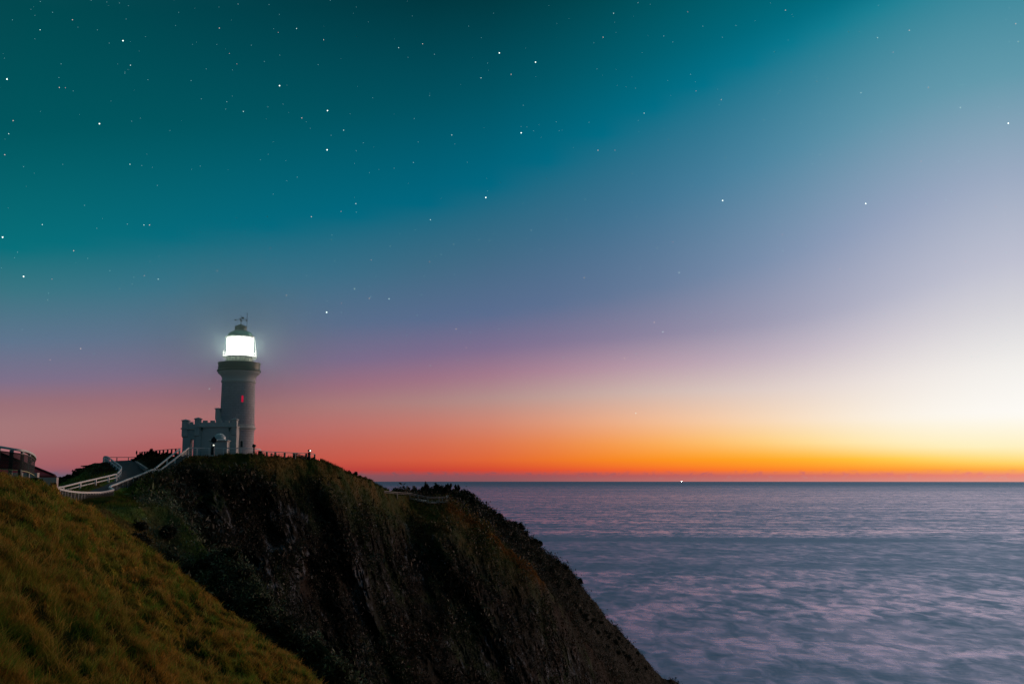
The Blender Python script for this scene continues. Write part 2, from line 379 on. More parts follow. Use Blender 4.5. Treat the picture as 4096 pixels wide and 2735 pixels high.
# main buttresses, given as marks on the face
def rib(pts, width, amp, wr=None):
    global disp
    wr = wr or width
    d = np.full(X.shape, 1e9); side = np.zeros(X.shape)
    vv = 1915-ZZ/RRg*F4
    for (u0, v0), (u1, v1) in zip(pts[:-1], pts[1:]):
        ab = np.array([u1-u0, v1-v0], float)
        t = np.clip(((Uc-u0)*ab[0]+(vv-v0)*ab[1])/(ab@ab), 0, 1)
        dn = np.hypot(Uc-u0-t*ab[0], vv-v0-t*ab[1]); side = np.where(dn < d, np.sign(Uc-u0-t*ab[0]), side); d = np.minimum(d, dn)
    w_ = np.where(side > 0, wr, width); d = d+9*d3
    disp = disp + amp*np.exp(-(d/w_)**2)*onface*leftmask
rib([(1120, 1960), (1190, 2120), (1100, 2400), (1050, 2600)], 40, 4, 90)
rib([(1300, 1870), (1360, 2020), (1430, 2200), (1500, 2350), (1600, 2540), (1690, 2735)], 34, 6.5, 130)
rib([(1730, 2030), (1790, 2170), (1900, 2330), (2040, 2540), (2150, 2735)], 45, 5.5, 120)
rib([(2080, 2240), (2150, 2320), (2240, 2460), (2400, 2735)], 35, 3.5, 110)
rib([(860, 1900), (900, 2060), (960, 2260)], 40, 3.5, 90)
rib([(1560, 1990), (1570, 2120), (1620, 2260)], 30, 3, 70)
rib([(1280, 2250), (1330, 2450), (1400, 2700)], 55, -3)
rib([(1000, 2000), (1010, 2250), (1010, 2450)], 55, -2.5)
mid = onface*1.0
X -= np.sin(AA)*disp; Y -= np.cos(AA)*disp; Z -= .12*disp
# ledges and mounds on rim, plateau and far slope
wtop = sstep(6.86, 7.0, TT)*(1-sstep(9.0, 9.3, TT))*flat
amp_top = .22+.25*sstep(1300, 1600, Uc)
rimonly = (1-sstep(7.05, 7.5, TT))
Z += wtop*(amp_top*.9*fbm(X/1.6, Y/1.6, Z*0, 4, 61) + rimonly*.25*fbm(X/.8, Y/.8, Z*0, 3, 67))
rimm = sstep(6.6, 6.85, TT)*(1-sstep(7.1, 7.35, TT))*leftmask
Z += rimm*.75*fbm(X/1.9, Y/1.9, Z/2, 3, 69)
backslope = sstep(7.3, 7.9, TT)*sstep(1580, 1750, Uc)
CCB = backslope
Z += backslope*(1.2*fbm(X/6, Y/6, Z*0, 4, 71)+.4*fbm(X/1.8, Y/1.8, Z*0, 3, 73))*(1-sstep(9, 9.4, TT)*.5)
lefthill = sstep(8.0, 8.4, TT)*sstep(420, 330, Uc)
Z += lefthill*.5*fbm(X/3, Y/3, Z*0, 4, 77)
calm = (TT > 4)*(TT < 8)*sstep(700, 500, Uc)*flat
Z += calm*.22*fbm(X/1.4, Y/1.4, Z*0, 4, 79)
# --- cover colours (albedo, shade of the hollows mixed in)
c = lambda *a: np.array(a)
straw, ochre, grn, dgrn = c(.45, .25, .048), c(.36, .27, .030), c(.11, .20, .020), c(.010, .034, .006)
def mixc(a, b, t): return a*(1-t[..., None])+b*t[..., None]
g1 = sstep(-.28, .28, fbm(q1/1.3, q2/.9, Z*0, 4, 91)); g2 = sstep(-.1, .45, fbm(X/6, Y/6, Z*0, 3, 93))
CG = mixc(np.broadcast_to(grn, X.shape+(3,)), straw, g1); CG = mixc(CG, ochre, g2*.6)
hol = sstep(.07, -.10, tus+.25*tus2)  # dark green grass in hollows, with the shade between tussocks painted in
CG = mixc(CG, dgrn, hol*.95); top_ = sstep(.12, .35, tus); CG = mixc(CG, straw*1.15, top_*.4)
scrub, scrub2, soil, rockc, rockd = c(.012, .013, .006), c(.020, .013, .007), c(.026, .016, .009), c(.20, .18, .175), c(.014, .018, .020)
s1 = sstep(-.3, .4, fbm(X/4, Y/4, Z/6, 4, 101)); s2 = sstep(-.1, .5, fbm(X/9, Y/9, Z/12, 3, 103))
CC = mixc(np.broadcast_to(scrub, X.shape+(3,)), scrub2, s1); CC = mixc(CC, soil, s2*.5)
vv = 1915-Z/RRg*F4
def blob(u, v, su, sv): return np.exp(-((Uc-u)/su)**2-((vv-v)/sv)**2)
patch = fbm(X/7, Y/7, Z/9, 3, 107); patch2 = fbm(X/5, Y/5, Z/7, 3, 109)
CC = mixc(CC, c(.075, .032, .022), sstep(.08, .32, patch)*.35); CC = mixc(CC, c(.032, .048, .014), sstep(.10, .32, patch2)*.75)
rockmask = blob(1165, 2230, 80, 170)*1.0+blob(1190, 2080, 50, 110)*.8+blob(1440, 2260, 30, 90)*.8+blob(1030, 2330, 60, 70)*.6+blob(1480, 2480, 60, 160)*.5+blob(800, 2080, 120, 60)*.3+blob(1750, 2100, 120, 120)*.35+blob(960, 2090, 90, 60)*.45+blob(1180, 2500, 90, 120)*.5+blob(1950, 2550, 200, 160)*.3+blob(1600, 2250, 80, 150)*.3+blob(1350, 1960, 60, 40)*.3+blob(2250, 2640, 160, 90)*.4
rn = ridged(X/1.8, Y/1.8, Z/3.2, 4, 111, .6); rn2 = fbm(X/1.0, Y/1.0, Z/1.9, 3, 113)
rk_on = sstep(.62, .95, np.minimum(rockmask, .55)*.70+.16+rn*.40+rn2*.65)*onface*leftmask
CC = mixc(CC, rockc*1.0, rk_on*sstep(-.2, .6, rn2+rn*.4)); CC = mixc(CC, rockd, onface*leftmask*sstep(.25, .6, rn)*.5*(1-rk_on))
low_ = sstep(4.0, 4.2, TT)*(1-sstep(6.2, 6.5, TT)); CC = mixc(CC, c(.040, .050, .026), low_*.8)
topgrass = (sstep(6.80, 6.98, TT)*(1-sstep(7.9, 8.1, TT)))
grn2, och2 = c(.05, .062, .010), c(.17, .09, .022)
gg = sstep(-.2, .4, fbm(X/2.5, Y/2.5, Z/3, 3, 121))
CT = mixc(np.broadcast_to(grn2, X.shape+(3,)), och2, gg*.7)
CC = mixc(CC, CT, topgrass*.85*sstep(2250, 1950, Uc))
leftg = np.maximum(sstep(760, 560, Uc), sstep(900, 860, Uc)*sstep(4.7, 4.95, TT)*sstep(6.1, 5.6, TT))*sstep(4, 4.4, TT)*(1-sstep(8.2, 8.5, TT)); CC = mixc(CC, mixc(np.broadcast_to(c(.08, .14, .016), X.shape+(3,)), och2, gg*.85), leftg*(.55+.45*sstep(760, 560, Uc))*(1-.5*sstep(0, .3, patch2)))
emb = sstep(7.25, 7.45, TT)*(1-sstep(7.95, 8.02, TT))*sstep(535, 560, Uc)*sstep(770, 740, Uc); CC = mixc(CC, c(.012, .014, .008), emb*.9)
CC = mixc(CC, c(.09, .15, .028), lefthill*.8)
ridge = np.exp(-((TT-7.0)/.022)**2)*sstep(1760, 1800, Uc)*sstep(2190, 2120, Uc); CC = mixc(CC, c(.30, .13, .035), np.clip(ridge*sstep(-.35, .15, fbm(X/2, Y/2, Z/2, 3, 131)), 0, 1))
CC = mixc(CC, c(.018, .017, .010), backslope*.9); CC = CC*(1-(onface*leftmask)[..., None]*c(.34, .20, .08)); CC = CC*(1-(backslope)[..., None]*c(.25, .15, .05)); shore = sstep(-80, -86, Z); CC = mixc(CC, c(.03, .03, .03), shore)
NR, NC = X.shape
VV = np.stack([X, Y, Z], -1)
def grid_faces(r0, r1, mask=None):
    i = np.arange(r0, r1)[:, None]*NC+np.arange(NC-1)[None, :]
    f = np.stack([i, i+1, i+NC+1, i+NC], -1)
    return f.reshape(-1, 4) if mask is None else f[mask]
def sub_mesh(name, faces, mat, cols, dz=0, smooth=True):
    u, inv = np.unique(faces, return_inverse=True); f = inv.reshape(faces.shape)
    v = VV.reshape(-1, 3)[u].copy(); v[:, 2] += dz
    return np_mesh(name, v, f, mat, None, cols.reshape(-1, 3)[u], smooth)
row4 = sum(SEG[:4])
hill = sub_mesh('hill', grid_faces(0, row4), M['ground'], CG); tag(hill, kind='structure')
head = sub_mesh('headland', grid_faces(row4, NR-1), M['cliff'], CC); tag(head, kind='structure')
cin = inside[:-1, :-1] & inside[1:, 1:] & inside[:-1, 1:] & inside[1:, :-1]
pf = grid_faces(0, NR-1, cin)
path = sub_mesh('path', pf, M['asphalt'], CC, dz=.05); tag(path, kind='structure')
print('terrain', NR, NC)

# ------------------------------------------------------------------ scattered cover (stuff)
FL = VV.reshape(-1, 3)
def frame_vec(n):
    up = np.array([0, 0, 1.0]); return up
def sample_grid(t0, t1, n, az0, az1, pt=1.0, keep=None):
    rws = np.where((TT[:, 0] >= t0) & (TT[:, 0] < t1))[0]; cls = np.where((AZ >= az0) & (AZ <= az1))[0]
    f = RNG.random(n)**pt
    ri = rws[0]+f*(len(rws)-2); ci = cls[0]+RNG.random(n)*(len(cls)-2)
    r0 = ri.astype(int); c0 = ci.astype(int); fr = (ri-r0)[:, None]; fc = (ci-c0)[:, None]
    p = VV[r0, c0]*(1-fr)*(1-fc)+VV[r0+1, c0]*fr*(1-fc)+VV[r0, c0+1]*(1-fr)*fc+VV[r0+1, c0+1]*fr*fc
    return p, r0, c0
def blades(name, p, col, length, width, lean, parent=None):
    n = len(p); a = RNG.random(n)*2*np.pi; L = length*(.55+.75*RNG.random(n)); W = width*(.7+.6*RNG.random(n))
    wd = np.stack([np.cos(a), np.sin(a), np.zeros(n)], -1)
    b = RNG.random(n)*2*np.pi; ln = lean*(.3+RNG.random(n))
    dirn = np.stack([np.cos(b)*ln+.18, np.sin(b)*ln-.08, np.ones(n)], -1); dirn /= np.linalg.norm(dirn, axis=1)[:, None]
    tipd = dirn+np.stack([np.cos(b)*ln*.9+.12, np.sin(b)*ln*.9, -.15*np.ones(n)], -1); tipd /= np.linalg.norm(tipd, axis=1)[:, None]
    base = p-np.array([0, 0, .03])
    m = base+dirn*(L*.55)[:, None]; t = m+tipd*(L*.5)[:, None]
    v = np.stack([base-wd*W[:, None]/2, base+wd*W[:, None]/2, m+wd*W[:, None]*.36, m-wd*W[:, None]*.36, t], 1)
    i = np.arange(n)[:, None]*5
    q = i+np.array([[0, 1, 2, 3]]); tr = i+np.array([[3, 2, 4]])
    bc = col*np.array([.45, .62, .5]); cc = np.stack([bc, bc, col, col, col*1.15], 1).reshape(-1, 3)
    o = np_mesh(name, v.reshape(-1, 3), [q, tr], M['blade'], parent, cc); return o
def jitter(c_, n, s=.35):
    k = 1+s*(RNG.random((n, 1))*2-1); h = 1+.12*(RNG.random((n, 3))*2-1); return c_*k*h
N = 330000
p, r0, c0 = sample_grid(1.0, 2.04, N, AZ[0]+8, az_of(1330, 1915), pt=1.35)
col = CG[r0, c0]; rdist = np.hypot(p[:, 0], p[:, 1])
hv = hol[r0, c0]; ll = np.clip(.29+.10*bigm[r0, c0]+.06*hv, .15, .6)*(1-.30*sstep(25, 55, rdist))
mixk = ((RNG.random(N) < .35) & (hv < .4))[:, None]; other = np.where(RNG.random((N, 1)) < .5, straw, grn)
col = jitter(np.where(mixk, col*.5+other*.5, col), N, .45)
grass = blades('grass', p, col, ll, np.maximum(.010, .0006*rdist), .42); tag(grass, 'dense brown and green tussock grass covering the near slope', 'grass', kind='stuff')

NT = 2000
pc, rc, cc_ = sample_grid(1.05, 1.97, NT, AZ[0]+8, az_of(1330, 1915), pt=1.3)
kb = 34; pt_ = np.repeat(pc, kb, 0)+RNG.normal(size=(NT*kb, 3))*np.array([.13, .13, .0]); rt_ = np.hypot(pt_[:, 0], pt_[:, 1])
tone = np.repeat(RNG.random((NT, 1)), kb, 0); tcol = np.where(tone < .55, c(.56, .32, .07), np.where(tone < .8, c(.20, .30, .035), c(.40, .36, .06)))
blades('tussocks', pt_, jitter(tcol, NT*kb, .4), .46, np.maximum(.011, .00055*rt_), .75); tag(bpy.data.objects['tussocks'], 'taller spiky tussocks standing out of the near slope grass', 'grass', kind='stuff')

def clumps(name, p, col, size, n_leaf, label, cat, spread=1.0, up=.45):
    """leafy clumps: n_leaf small leaf faces around each point"""
    n = len(p); k = n_leaf
    off = RNG.normal(size=(n, k, 3))*np.array([1, 1, .8])*spread
    ctr = p[:, None, :]+off*size[:, None, None]*.55+np.array([0, 0, 1.0])*size[:, None, None]*up
    d = RNG.normal(size=(n, k, 3)); d[..., 2] += .5; d /= np.linalg.norm(d, axis=-1, keepdims=True)
    e = np.cross(d, RNG.normal(size=(n, k, 3))); e /= np.linalg.norm(e, axis=-1, keepdims=True)
    L = (size[:, None]*(.30+.35*RNG.random((n, k))))[..., None]; W = L*.38
    v = np.stack([ctr-d*L*.5, ctr+e*W*.5, ctr+d*L*.5, ctr-e*W*.5], 2).reshape(-1, 3)
    f = np.arange(n*k*4).reshape(-1, 4)
    cc = np.repeat((col[:, None, :]*(1+.5*(RNG.random((n, k, 1))*2-1))).reshape(-1, 3), 4, 0)
    o = np_mesh(name, v, f, M['leaf'], None, cc); tag(o, label, cat, kind='stuff'); return o
# scrub on the cliffs and slopes
N = 90000
p, r0, c0 = sample_grid(6.25, 9.15, N, az_of(560, 1915), az_of(2760, 1915))
tv = TT[r0, 0]; uu = Uc[r0, c0]
keep = (RNG.random(N) > rk_on[r0, c0]*1.3) & ~((tv > 6.90) & (uu < 1590)) & (fbm(p[:, 0]/3.5, p[:, 1]/3.5, p[:, 2]/4, 3, 141) > -.18) & (p[:, 2] > -85)
keep &= ~((tv > 7.0) & (tv < 8.0) & (uu < 1720)) & ~inpoly(p[:, 0], p[:, 1], PATH_POLY)
p, r0, c0 = p[keep], r0[keep], c0[keep]; n = len(p); base = CC[r0, c0]
sc = jitter(base*1.1+np.where(RNG.random((n, 1)) < .5, c(.016, .022, .009), c(.036, .024, .013))*.5, n, .6)
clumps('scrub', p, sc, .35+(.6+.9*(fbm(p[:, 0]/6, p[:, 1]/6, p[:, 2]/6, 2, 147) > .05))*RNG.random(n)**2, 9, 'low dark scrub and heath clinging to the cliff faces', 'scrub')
N = 21000
p, r0, c0 = sample_grid(7.25, 9.12, N, az_of(1600, 1915), az_of(2740, 1915), .8)
keep = (p[:, 2] > -84) & (fbm(p[:, 0]/5, p[:, 1]/5, p[:, 2]/5, 3, 145) > -.25) & ((TT[r0, 0] > 8.3) | (Uc[r0, c0] > 1830))
p, r0, c0 = p[keep], r0[keep], c0[keep]; n = len(p); rel = sstep(2750, 1800, Uc[r0, c0])
clumps('thicket', p, jitter(np.where((fbm(p[:, 0]/4, p[:, 1]/4, p[:, 2]/4, 2, 149) > 0)[:, None], c(.050, .048, .030), c(.022, .024, .014)), n, .7), (.55+.75*RNG.random(n)**1.5)*(.55+.5*rel), 16, 'continuous dark thicket covering the seaward slope beyond the lookout', 'scrub', up=.35)
# scrub and grasses on the near spur and valley sides
N = 42000
p, r0, c0 = sample_grid(4.0, 6.35, N, az_of(560, 1915), az_of(1800, 1915))
uu = Uc[r0, c0]; keep = (fbm(p[:, 0]/3, p[:, 1]/3, p[:, 2]/4, 3, 143) > -.2) & ((uu > 700) | (RNG.random(N) < .25)) & ~((uu < 870) & (TT[r0, 0] > 4.8) & (TT[r0, 0] < 5.5) & (RNG.random(N) < .8))
p, r0, c0 = p[keep], r0[keep], c0[keep]; n = len(p)
clumps('spur_scrub', p, jitter(np.tile(c(.085, .110, .060), (n, 1)), n, .8), .35+.65*RNG.random(n)**2, 10, 'dark bushy scrub filling the gully and spur behind the grass slope', 'scrub')
# grass fringe around the path, on the rim below the lighthouse and the plateau
N = 110000
p, r0, c0 = sample_grid(4.6, 8.9, N, az_of(215, 1915), az_of(1560, 1915))
tv = TT[r0, 0]; uu = Uc[r0, c0]
keep = ((uu < 740) | ((uu < 880) & (tv > 4.75) & (tv < 5.7)) | ((tv > 6.75) & (tv < 8.0))) & ~inpoly(p[:, 0], p[:, 1], PATH_POLY) & (pd[r0, c0] > .5)
keep &= ~((tv > 7.3) & (uu > 700) & (uu < 1290))
p, r0, c0 = p[keep], r0[keep], c0[keep]; n = len(p)
rd = np.hypot(p[:, 0], p[:, 1])
blen = .30+.25*(fbm(p[:, 0]/2, p[:, 1]/2, p[:, 2]*0, 3, 151) > 0)
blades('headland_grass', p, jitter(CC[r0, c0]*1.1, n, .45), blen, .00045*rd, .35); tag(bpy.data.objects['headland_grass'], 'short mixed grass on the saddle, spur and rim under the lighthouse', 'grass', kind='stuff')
# bright dry grass tufts along the lookout ridge
N = 16000
p, r0, c0 = sample_grid(6.94, 7.04, N, az_of(1790, 1915), az_of(2200, 1915))
keep = RNG.random(N) < ridge[r0, c0]; p = p[keep]; n = len(p)
blades('ridge_grass', p, jitter(np.tile(c(.30, .14, .04), (n, 1)), n, .4), .55, .10, .4); tag(bpy.data.objects['ridge_grass'], 'pale orange dry grass along the ridge below the lookout', 'grass', kind='stuff')

# ------------------------------------------------------------------ shrubs (things)
def shrub_proto(seed, h, w, tips, colr):
    rg = np.random.default_rng(seed)
    cl = []; st = MB()
    for k in range(tips):
        a = rg.random()*2*math.pi; rad = w*math.sqrt(rg.random())*.8; zt = h*(.45+.55*rg.random())*(1-.35*rad/w)
        tip = Vector((math.cos(a)*rad, math.sin(a)*rad, zt)); root = Vector((math.cos(a)*rad*.15, math.sin(a)*rad*.15, -.35))
        mid = root.lerp(tip, .5)+Vector((rg.normal()*.1, rg.normal()*.1, .1))
        st.tube(root, mid, .045, .03, 5); st.tube(mid, tip, .03, .012, 5)
        for q in range(5): cl.append((tip+Vector((rg.normal()*.16*w, rg.normal()*.16*w, rg.normal()*.16*h)), .10+.13*rg.random()))
        cl.append((mid+Vector((rg.normal()*.2, rg.normal()*.2, 0)), .25))
        cl.append((tip+Vector((0, 0, .18*h)), .09))
    vs, cs = [], []
    for ctr, s in cl:
        k = 22; s = s*w*1.3
        o = rg.normal(size=(k, 3))*s*.55+np.array(ctr); d = rg.normal(size=(k, 3)); d[:, 2] += .6; d /= np.linalg.norm(d, axis=1)[:, None]
        e = np.cross(d, rg.normal(size=(k, 3))); e /= np.linalg.norm(e, axis=1)[:, None]
        L = .14+.12*rg.random((k, 1)); W = L*.4
        vs.append(np.stack([o-d*L, o+e*W, o+d*L, o-e*W], 1).reshape(-1, 3))
        cs.append(np.repeat(colr*(1+.55*(rg.random((k, 1))*2-1)), 4, 0))
    v = np.concatenate(vs); f = np.arange(len(v)).reshape(-1, 4)
    root = bpy.data.objects.new('coastal_shrub', None)
    stem = st.build('stem', M['bark'], None); crown = np_mesh('crown', v, f, M['leaf'], None, np.concatenate(cs))
    return root, stem, crown
PROTO = [shrub_proto(s, h, w, t, np.array(cc)) for s, h, w, t, cc in (
    (1, 1.5, .9, 12, (.020, .028, .012)), (2, 1.2, 1.1, 14, (.024, .030, .013)), (3, 2.0, .8, 11, (.016, .022, .011)), (4, 1.0, 1.0, 12, (.032, .034, .016)), (5, 1.6, .6, 7, (.014, .020, .010)))]
for r_, s_, c_ in PROTO: COL.objects.unlink(s_); COL.objects.unlink(c_)
def shrub(loc, s, k, label, group, name='coastal_shrub'):
    r_, st, cr = PROTO[k]
    o = r_.copy(); o.name = name; COL.objects.link(o); o.location = loc; o.scale = (s[0], s[0], s[1]); o.rotation_euler = (0, 0, random.random()*6.28)
    tag(o, label, 'shrub', group)
    for ch in (st, cr):
        q = ch.copy(); COL.objects.link(q); q.parent = o
def surf(u, t):
    """a point of the built ground at bearing u and profile position t"""
    j = int(np.argmin(np.abs(AZ-az_of(u, 1915)))); i = int(np.argmin(np.abs(TT[:, 0]-t))); return tuple(VV[i, j])
def azu(u): return u
rs = random.Random(5)
# thicket behind the lookout, down the far slope
for i in range(30):
    u = 1580+i*11.5+rs.uniform(-7, 7); t = rs.uniform(8.45, 9.0); hk = .35+.65*min(1, max(0, (u-1585)/150))
    shrub(surf(u, t), (rs.uniform(.9, 1.7)*(.5+.5*hk), rs.uniform(.8, 1.75)*hk), rs.choice([0, 2, 4, 0]), 'dark leafy shrub in the upright thicket on the skyline behind the lookout', 'shrubs behind the lookout fence')
for i in range(66):
    f = i/65; u = 1925+f*640+rs.uniform(-8, 8); t = rs.uniform(8.35, 9.03); k = 1.15-.45*f
    shrub(surf(u, t), (k*rs.uniform(.9, 1.5), k*rs.uniform(.7, 1.2)), rs.choice([0, 1, 3, 2]), 'dark rounded shrub on the seaward slope right of the lookout', 'shrubs on the seaward slope')
for i in range(40):
    f = i/39; u = 830+f*560+rs.uniform(-10, 10); t = rs.uniform(4.75, 5.25)
    shrub(surf(u, t), (rs.uniform(.6, 1.1), rs.uniform(.5, .95)), rs.choice([1, 3, 0]), 'dull green shrub in the gully between grass slope and cliff', 'shrubs along the near spur')
for i in range(26):
    u = 545+rs.uniform(0, 330); t = rs.uniform(4.3, 4.85)
    shrub(surf(u, t), (rs.uniform(.6, 1.0), rs.uniform(.5, .8)), rs.choice([1, 3, 0]), 'dull green shrub below the curved fence, behind the grass slope', 'shrubs below the curved fence')
for u, s in ((592, .62), (598, .95), (604, .9), (612, .55), (618, .7), (628, .4), (646, .42), (660, .45), (676, .4), (560, .7), (552, .5), (540, .35), (533, .3), (700, .35), (585, .5)):
    shrub(surf(u, 8.05+.05*rs.random()), (.42, s*.72), 4 if s > .6 else 2, 'small dark bush growing among the thick posts of the embankment fence', 'bushes at the embankment fence')
for i in range(16):
    u = 222+i*8.5+rs.uniform(-4, 4)
    shrub(surf(u, 8.82+.18*rs.random()), (rs.uniform(.4, .8), rs.uniform(.22, .5)*(1 if u < 330 else .4)), rs.choice([1, 3, 1]), 'dark low shrub on the skyline of the small hill by the path', 'shrubs on the small hill by the path')
for i in range(6):
    u = 1395+i*17+rs.uniform(-9, 9)
    shrub(surf(u, 7.6+.3*rs.random()), (rs.uniform(.4, .7), rs.uniform(.2, .5)), rs.choice([1, 4, 3]), 'tiny dark shrub on the descending rim right of the lighthouse', 'small shrubs on the descending rim')
tf = [(0, .25), (40, .2), (100, .55), (112, .6), (128, .5), (150, .45), (160, .5), (175, .3), (208, .35), (216, .3)]
for u, s in tf:
    a = surf(u, 2.02); shrub((a[0], a[1], a[2]-.1), (s*.5, s*.32), 3, 'small dark bush on the grass brow under the screened fence and red roof', 'bushes on the grass brow')

# ================================================================== LIGHTHOUSE
LU, LR = 944.0, 176.0
lx, ly, _ = P(LU, 1812, LR)
def lz(v, du=0): # height of a mark on the tower axis at screen height v
    u = 944+(1812-v)*.0385
    return float(z_of(u, v, LR))
BZ = lz(1826)
PXM = LR*math.cos(R(13))/F4*1.0     # metres per survey unit at the tower
LH = empty('lighthouse', (lx, ly, BZ), 'tall white round lighthouse tower with dark green gallery and brightly lit lantern', 'lighthouse')
def H(v): return lz(v)-BZ
rad = lambda px: px*PXM*1.01
rb, rt = rad(65.5), rad(63.5)
z_r1 = H(1713); z_r2 = H(1527); zg0, zg1 = H(1488), H(1452)
MB().lathe([(rb*1.02, -1), (rb*1.02, .5), (rb, .6), (rb, z_r1-.55), (rb*1.015, z_r1-.5), (rb*1.015, z_r1-.35), (rb, z_r1-.3)], 96).build('tower_base', M['coursed'], LH, uvr=rb)
MB().lathe([(rb*1.0, z_r1-.3), (rb*1.07, z_r1-.12), (rb*1.09, z_r1+.02), (rb*1.09, z_r1+.15), (rb*1.03, z_r1+.22), (rb*1.02, z_r1+.42), (rb*1.05, z_r1+.5), (rb*1.0, z_r1+.62)], 96).build('ring_moulding', M['paint'], LH)
MB().lathe([(rb, z_r1+.62), (rt, z_r2-.25)], 96, cap_top=False).build('shaft', M['coursed'], LH, uvr=rb)
MB().lathe([(rt, z_r2-.25), (rt*1.05, z_r2-.12), (rt*1.05, z_r2+.1), (rt*1.01, z_r2+.2), (rt*1.0, z_r2+.5), (rt*1.02, zg0-1.0), (rt*1.10, zg0-.62), (rt*1.22, zg0-.36), (rad(79), zg0-.30), (rad(81), zg0-.15), (rad(79.5), zg0+.02)], 96).build('cornice', M['paint'], LH)
rg_ = rad(82)
MB().lathe([(rad(79), zg0+.02), (rg_*1.025, zg0+.04), (rg_*1.03, zg0+.22), (rg_*.985, zg0+.40), (rg_*.975, zg1-.45), (rg_*1.0, zg1-.16), (rg_*1.0, zg1), (rg_*.955, zg1), (rg_*.945, zg0+.30)], 96, cap_top=False).build('gallery_parapet', M['green'], LH)
MB().lathe([(rg_*.944, zg0+.22), (rg_*.944, zg0+.34), (rad(50), zg0+.36)], 64).build('gallery_floor', M['paint'], LH)
rm = rad(50); zf = H(1430); zl0 = H(1424); zl1 = H(1355)
zm1 = zf-.12
mur = MB().lathe([(rm, zg0+.2), (rm, zm1)], 64).build('lantern_base_wall', simple('lantern_base_paint', (.80, .86, .70), .6, var=.08), LH)
sm = MB()
for k in range(24):
    a = 2*math.pi*k/24; sm.box((math.cos(a)*rm*1.004, math.sin(a)*rm*1.004, (zg0+zm1)/2+.2), (.03, .05, zm1-zg0-.3), a)
sm.build('seam_rib', M['post'], mur)
# lantern gallery: open grating floor, brackets, rail
lg = MB(); ro = rad(64)
for k in range(96):
    a = 2*math.pi*k/96; rmid = (rm+ro)/2; lg.box((math.cos(a)*rmid, math.sin(a)*rmid, zf-.02), (ro-rm, .022, .05), a)
for r_ in (ro, rm+.05, (rm+ro)/2): lg.lathe([(r_-.03, zf-.06), (r_+.03, zf-.06), (r_+.03, zf+.03), (r_-.03, zf+.03), (r_-.03, zf-.06)], 64, cap_top=False, cap_bot=False)
lg.build('lantern_gallery', M['paint'], LH)
bk = MB()
for k in range(20):
    a = 2*math.pi*k/20; ca, sa = math.cos(a), math.sin(a)
    bk.tube((ca*rm, sa*rm, zf-.75), (ca*ro*.97, sa*ro*.97, zf-.08), .03, .03, 5)
bk.build('gallery_bracket', M['paint'], LH)
rl = MB()
for z_ in (.45, .75, 1.05):
    rl.lathe([(ro-.05, zf+z_-.03), (ro+.0, zf+z_-.03), (ro+.0, zf+z_+.03), (ro-.05, zf+z_+.03), (ro-.05, zf+z_-.03)], 64, cap_top=False, cap_bot=False)
for k in range(20):
    a = 2*math.pi*k/20; rl.tube((math.cos(a)*(ro-.03), math.sin(a)*(ro-.03), zf), (math.cos(a)*(ro-.03), math.sin(a)*(ro-.03), zf+1.15), .035, .035, 6)
rl.build('lantern_rail', M['rail'], LH)
MB().lathe([(rm*1.0, zm1), (rm*1.02, zm1+.05), (rm*1.02, zl0)], 64).build('lantern_sill', M['paint'], LH)
glz = MB().lathe([(rm*1.0, zl0), (rm*1.0, zl1)], 64).build('lantern_glazing', M['lamp'], LH)
gb = MB(); nb = 16
for k in range(nb):
    a = 2*math.pi*k/nb
    gb.box((math.cos(a)*rm*1.012, math.sin(a)*rm*1.012, (zl0+zl1)/2), (.05, .05, zl1-zl0-.01), a)
for f in (.28, .62):
    z_ = zl0+(zl1-zl0)*f
    gb.lathe([(rm*1.003, z_-.03), (rm*1.03, z_-.03), (rm*1.03, z_+.03), (rm*1.003, z_+.03)], 64, cap_top=False, cap_bot=False)
gb.build('glazing_bar', M['rail'], glz)
rd_ = rad(49.5)
MB().lathe([(rm*1.0, zl1+.002), (rad(55.5), zl1+.16), (rad(57), zl1+.24), (rad(57), zl1+.33), (rd_, zl1+.36)], 64).build('lantern_cornice', M['rail'], LH)
zd0 = zl1+.36; zv0 = H(1323); zv1 = H(1309); zv2 = H(1297); rv = rad(22.5)
prof = []
for k in range(15):
    f = k/14; a = f*R(63.5); prof.append((rd_*math.cos(a), zd0+(zv0-zd0)*math.sin(a)/math.sin(R(63.5))))
dm = MB().lathe(prof, 64, cap_bot=False).build('dome', M['dome'], LH)
dr = MB()
for k in range(20):
    a = 2*math.pi*k/20
    for (r0_, z0_), (r1_, z1_) in zip(prof[:-1], prof[1:]): dr.tube((r0_*math.cos(a)*1.003, r0_*math.sin(a)*1.003, z0_), (r1_*math.cos(a)*1.003, r1_*math.sin(a)*1.003, z1_), .02, .02, 4, cap=False)
dr.build('dome_seam', M['vent'], dm)
vt = MB().lathe([(rv, zv0-.3), (rv, zv1), (rv*1.08, zv1), (rv*1.1, zv1+.06), (rv*.85, zv1+.24), (rv*.45, zv2-.12), (.12, zv2), (.05, zv2+.25)], 40).build('ventilator', M['vent'], LH)
sp = MB(); sp.tube((0, 0, zv2), (0, 0, H(1261)), .07, .035, 6)
arm = H(1281)
for a in (R(14), R(104)):
    for s_ in (1, -1):
        q = (math.cos(a)*s_*.92, math.sin(a)*s_*.92, arm); sp.tube((0, 0, arm), q, .035, .035, 5)
        sp.lathe([(.0, -.13), (.12, -.07), (.15, .02), (.1, .1), (0, .15)], 10, q)
q = (.34, -.05, H(1272)); sp.lathe([(0, -.2), (.16, -.14), (.22, 0), (.16, .14), (0, .2)], 12, q); sp.tube((0, 0, H(1272)), q, .02, .02, 5)
q = (-.32, .05, H(1274)); sp.lathe([(0, -.09), (.08, -.05), (.09, .02), (0, .1)], 10, q); sp.tube((0, 0, H(1274)), q, .02, .02, 5)
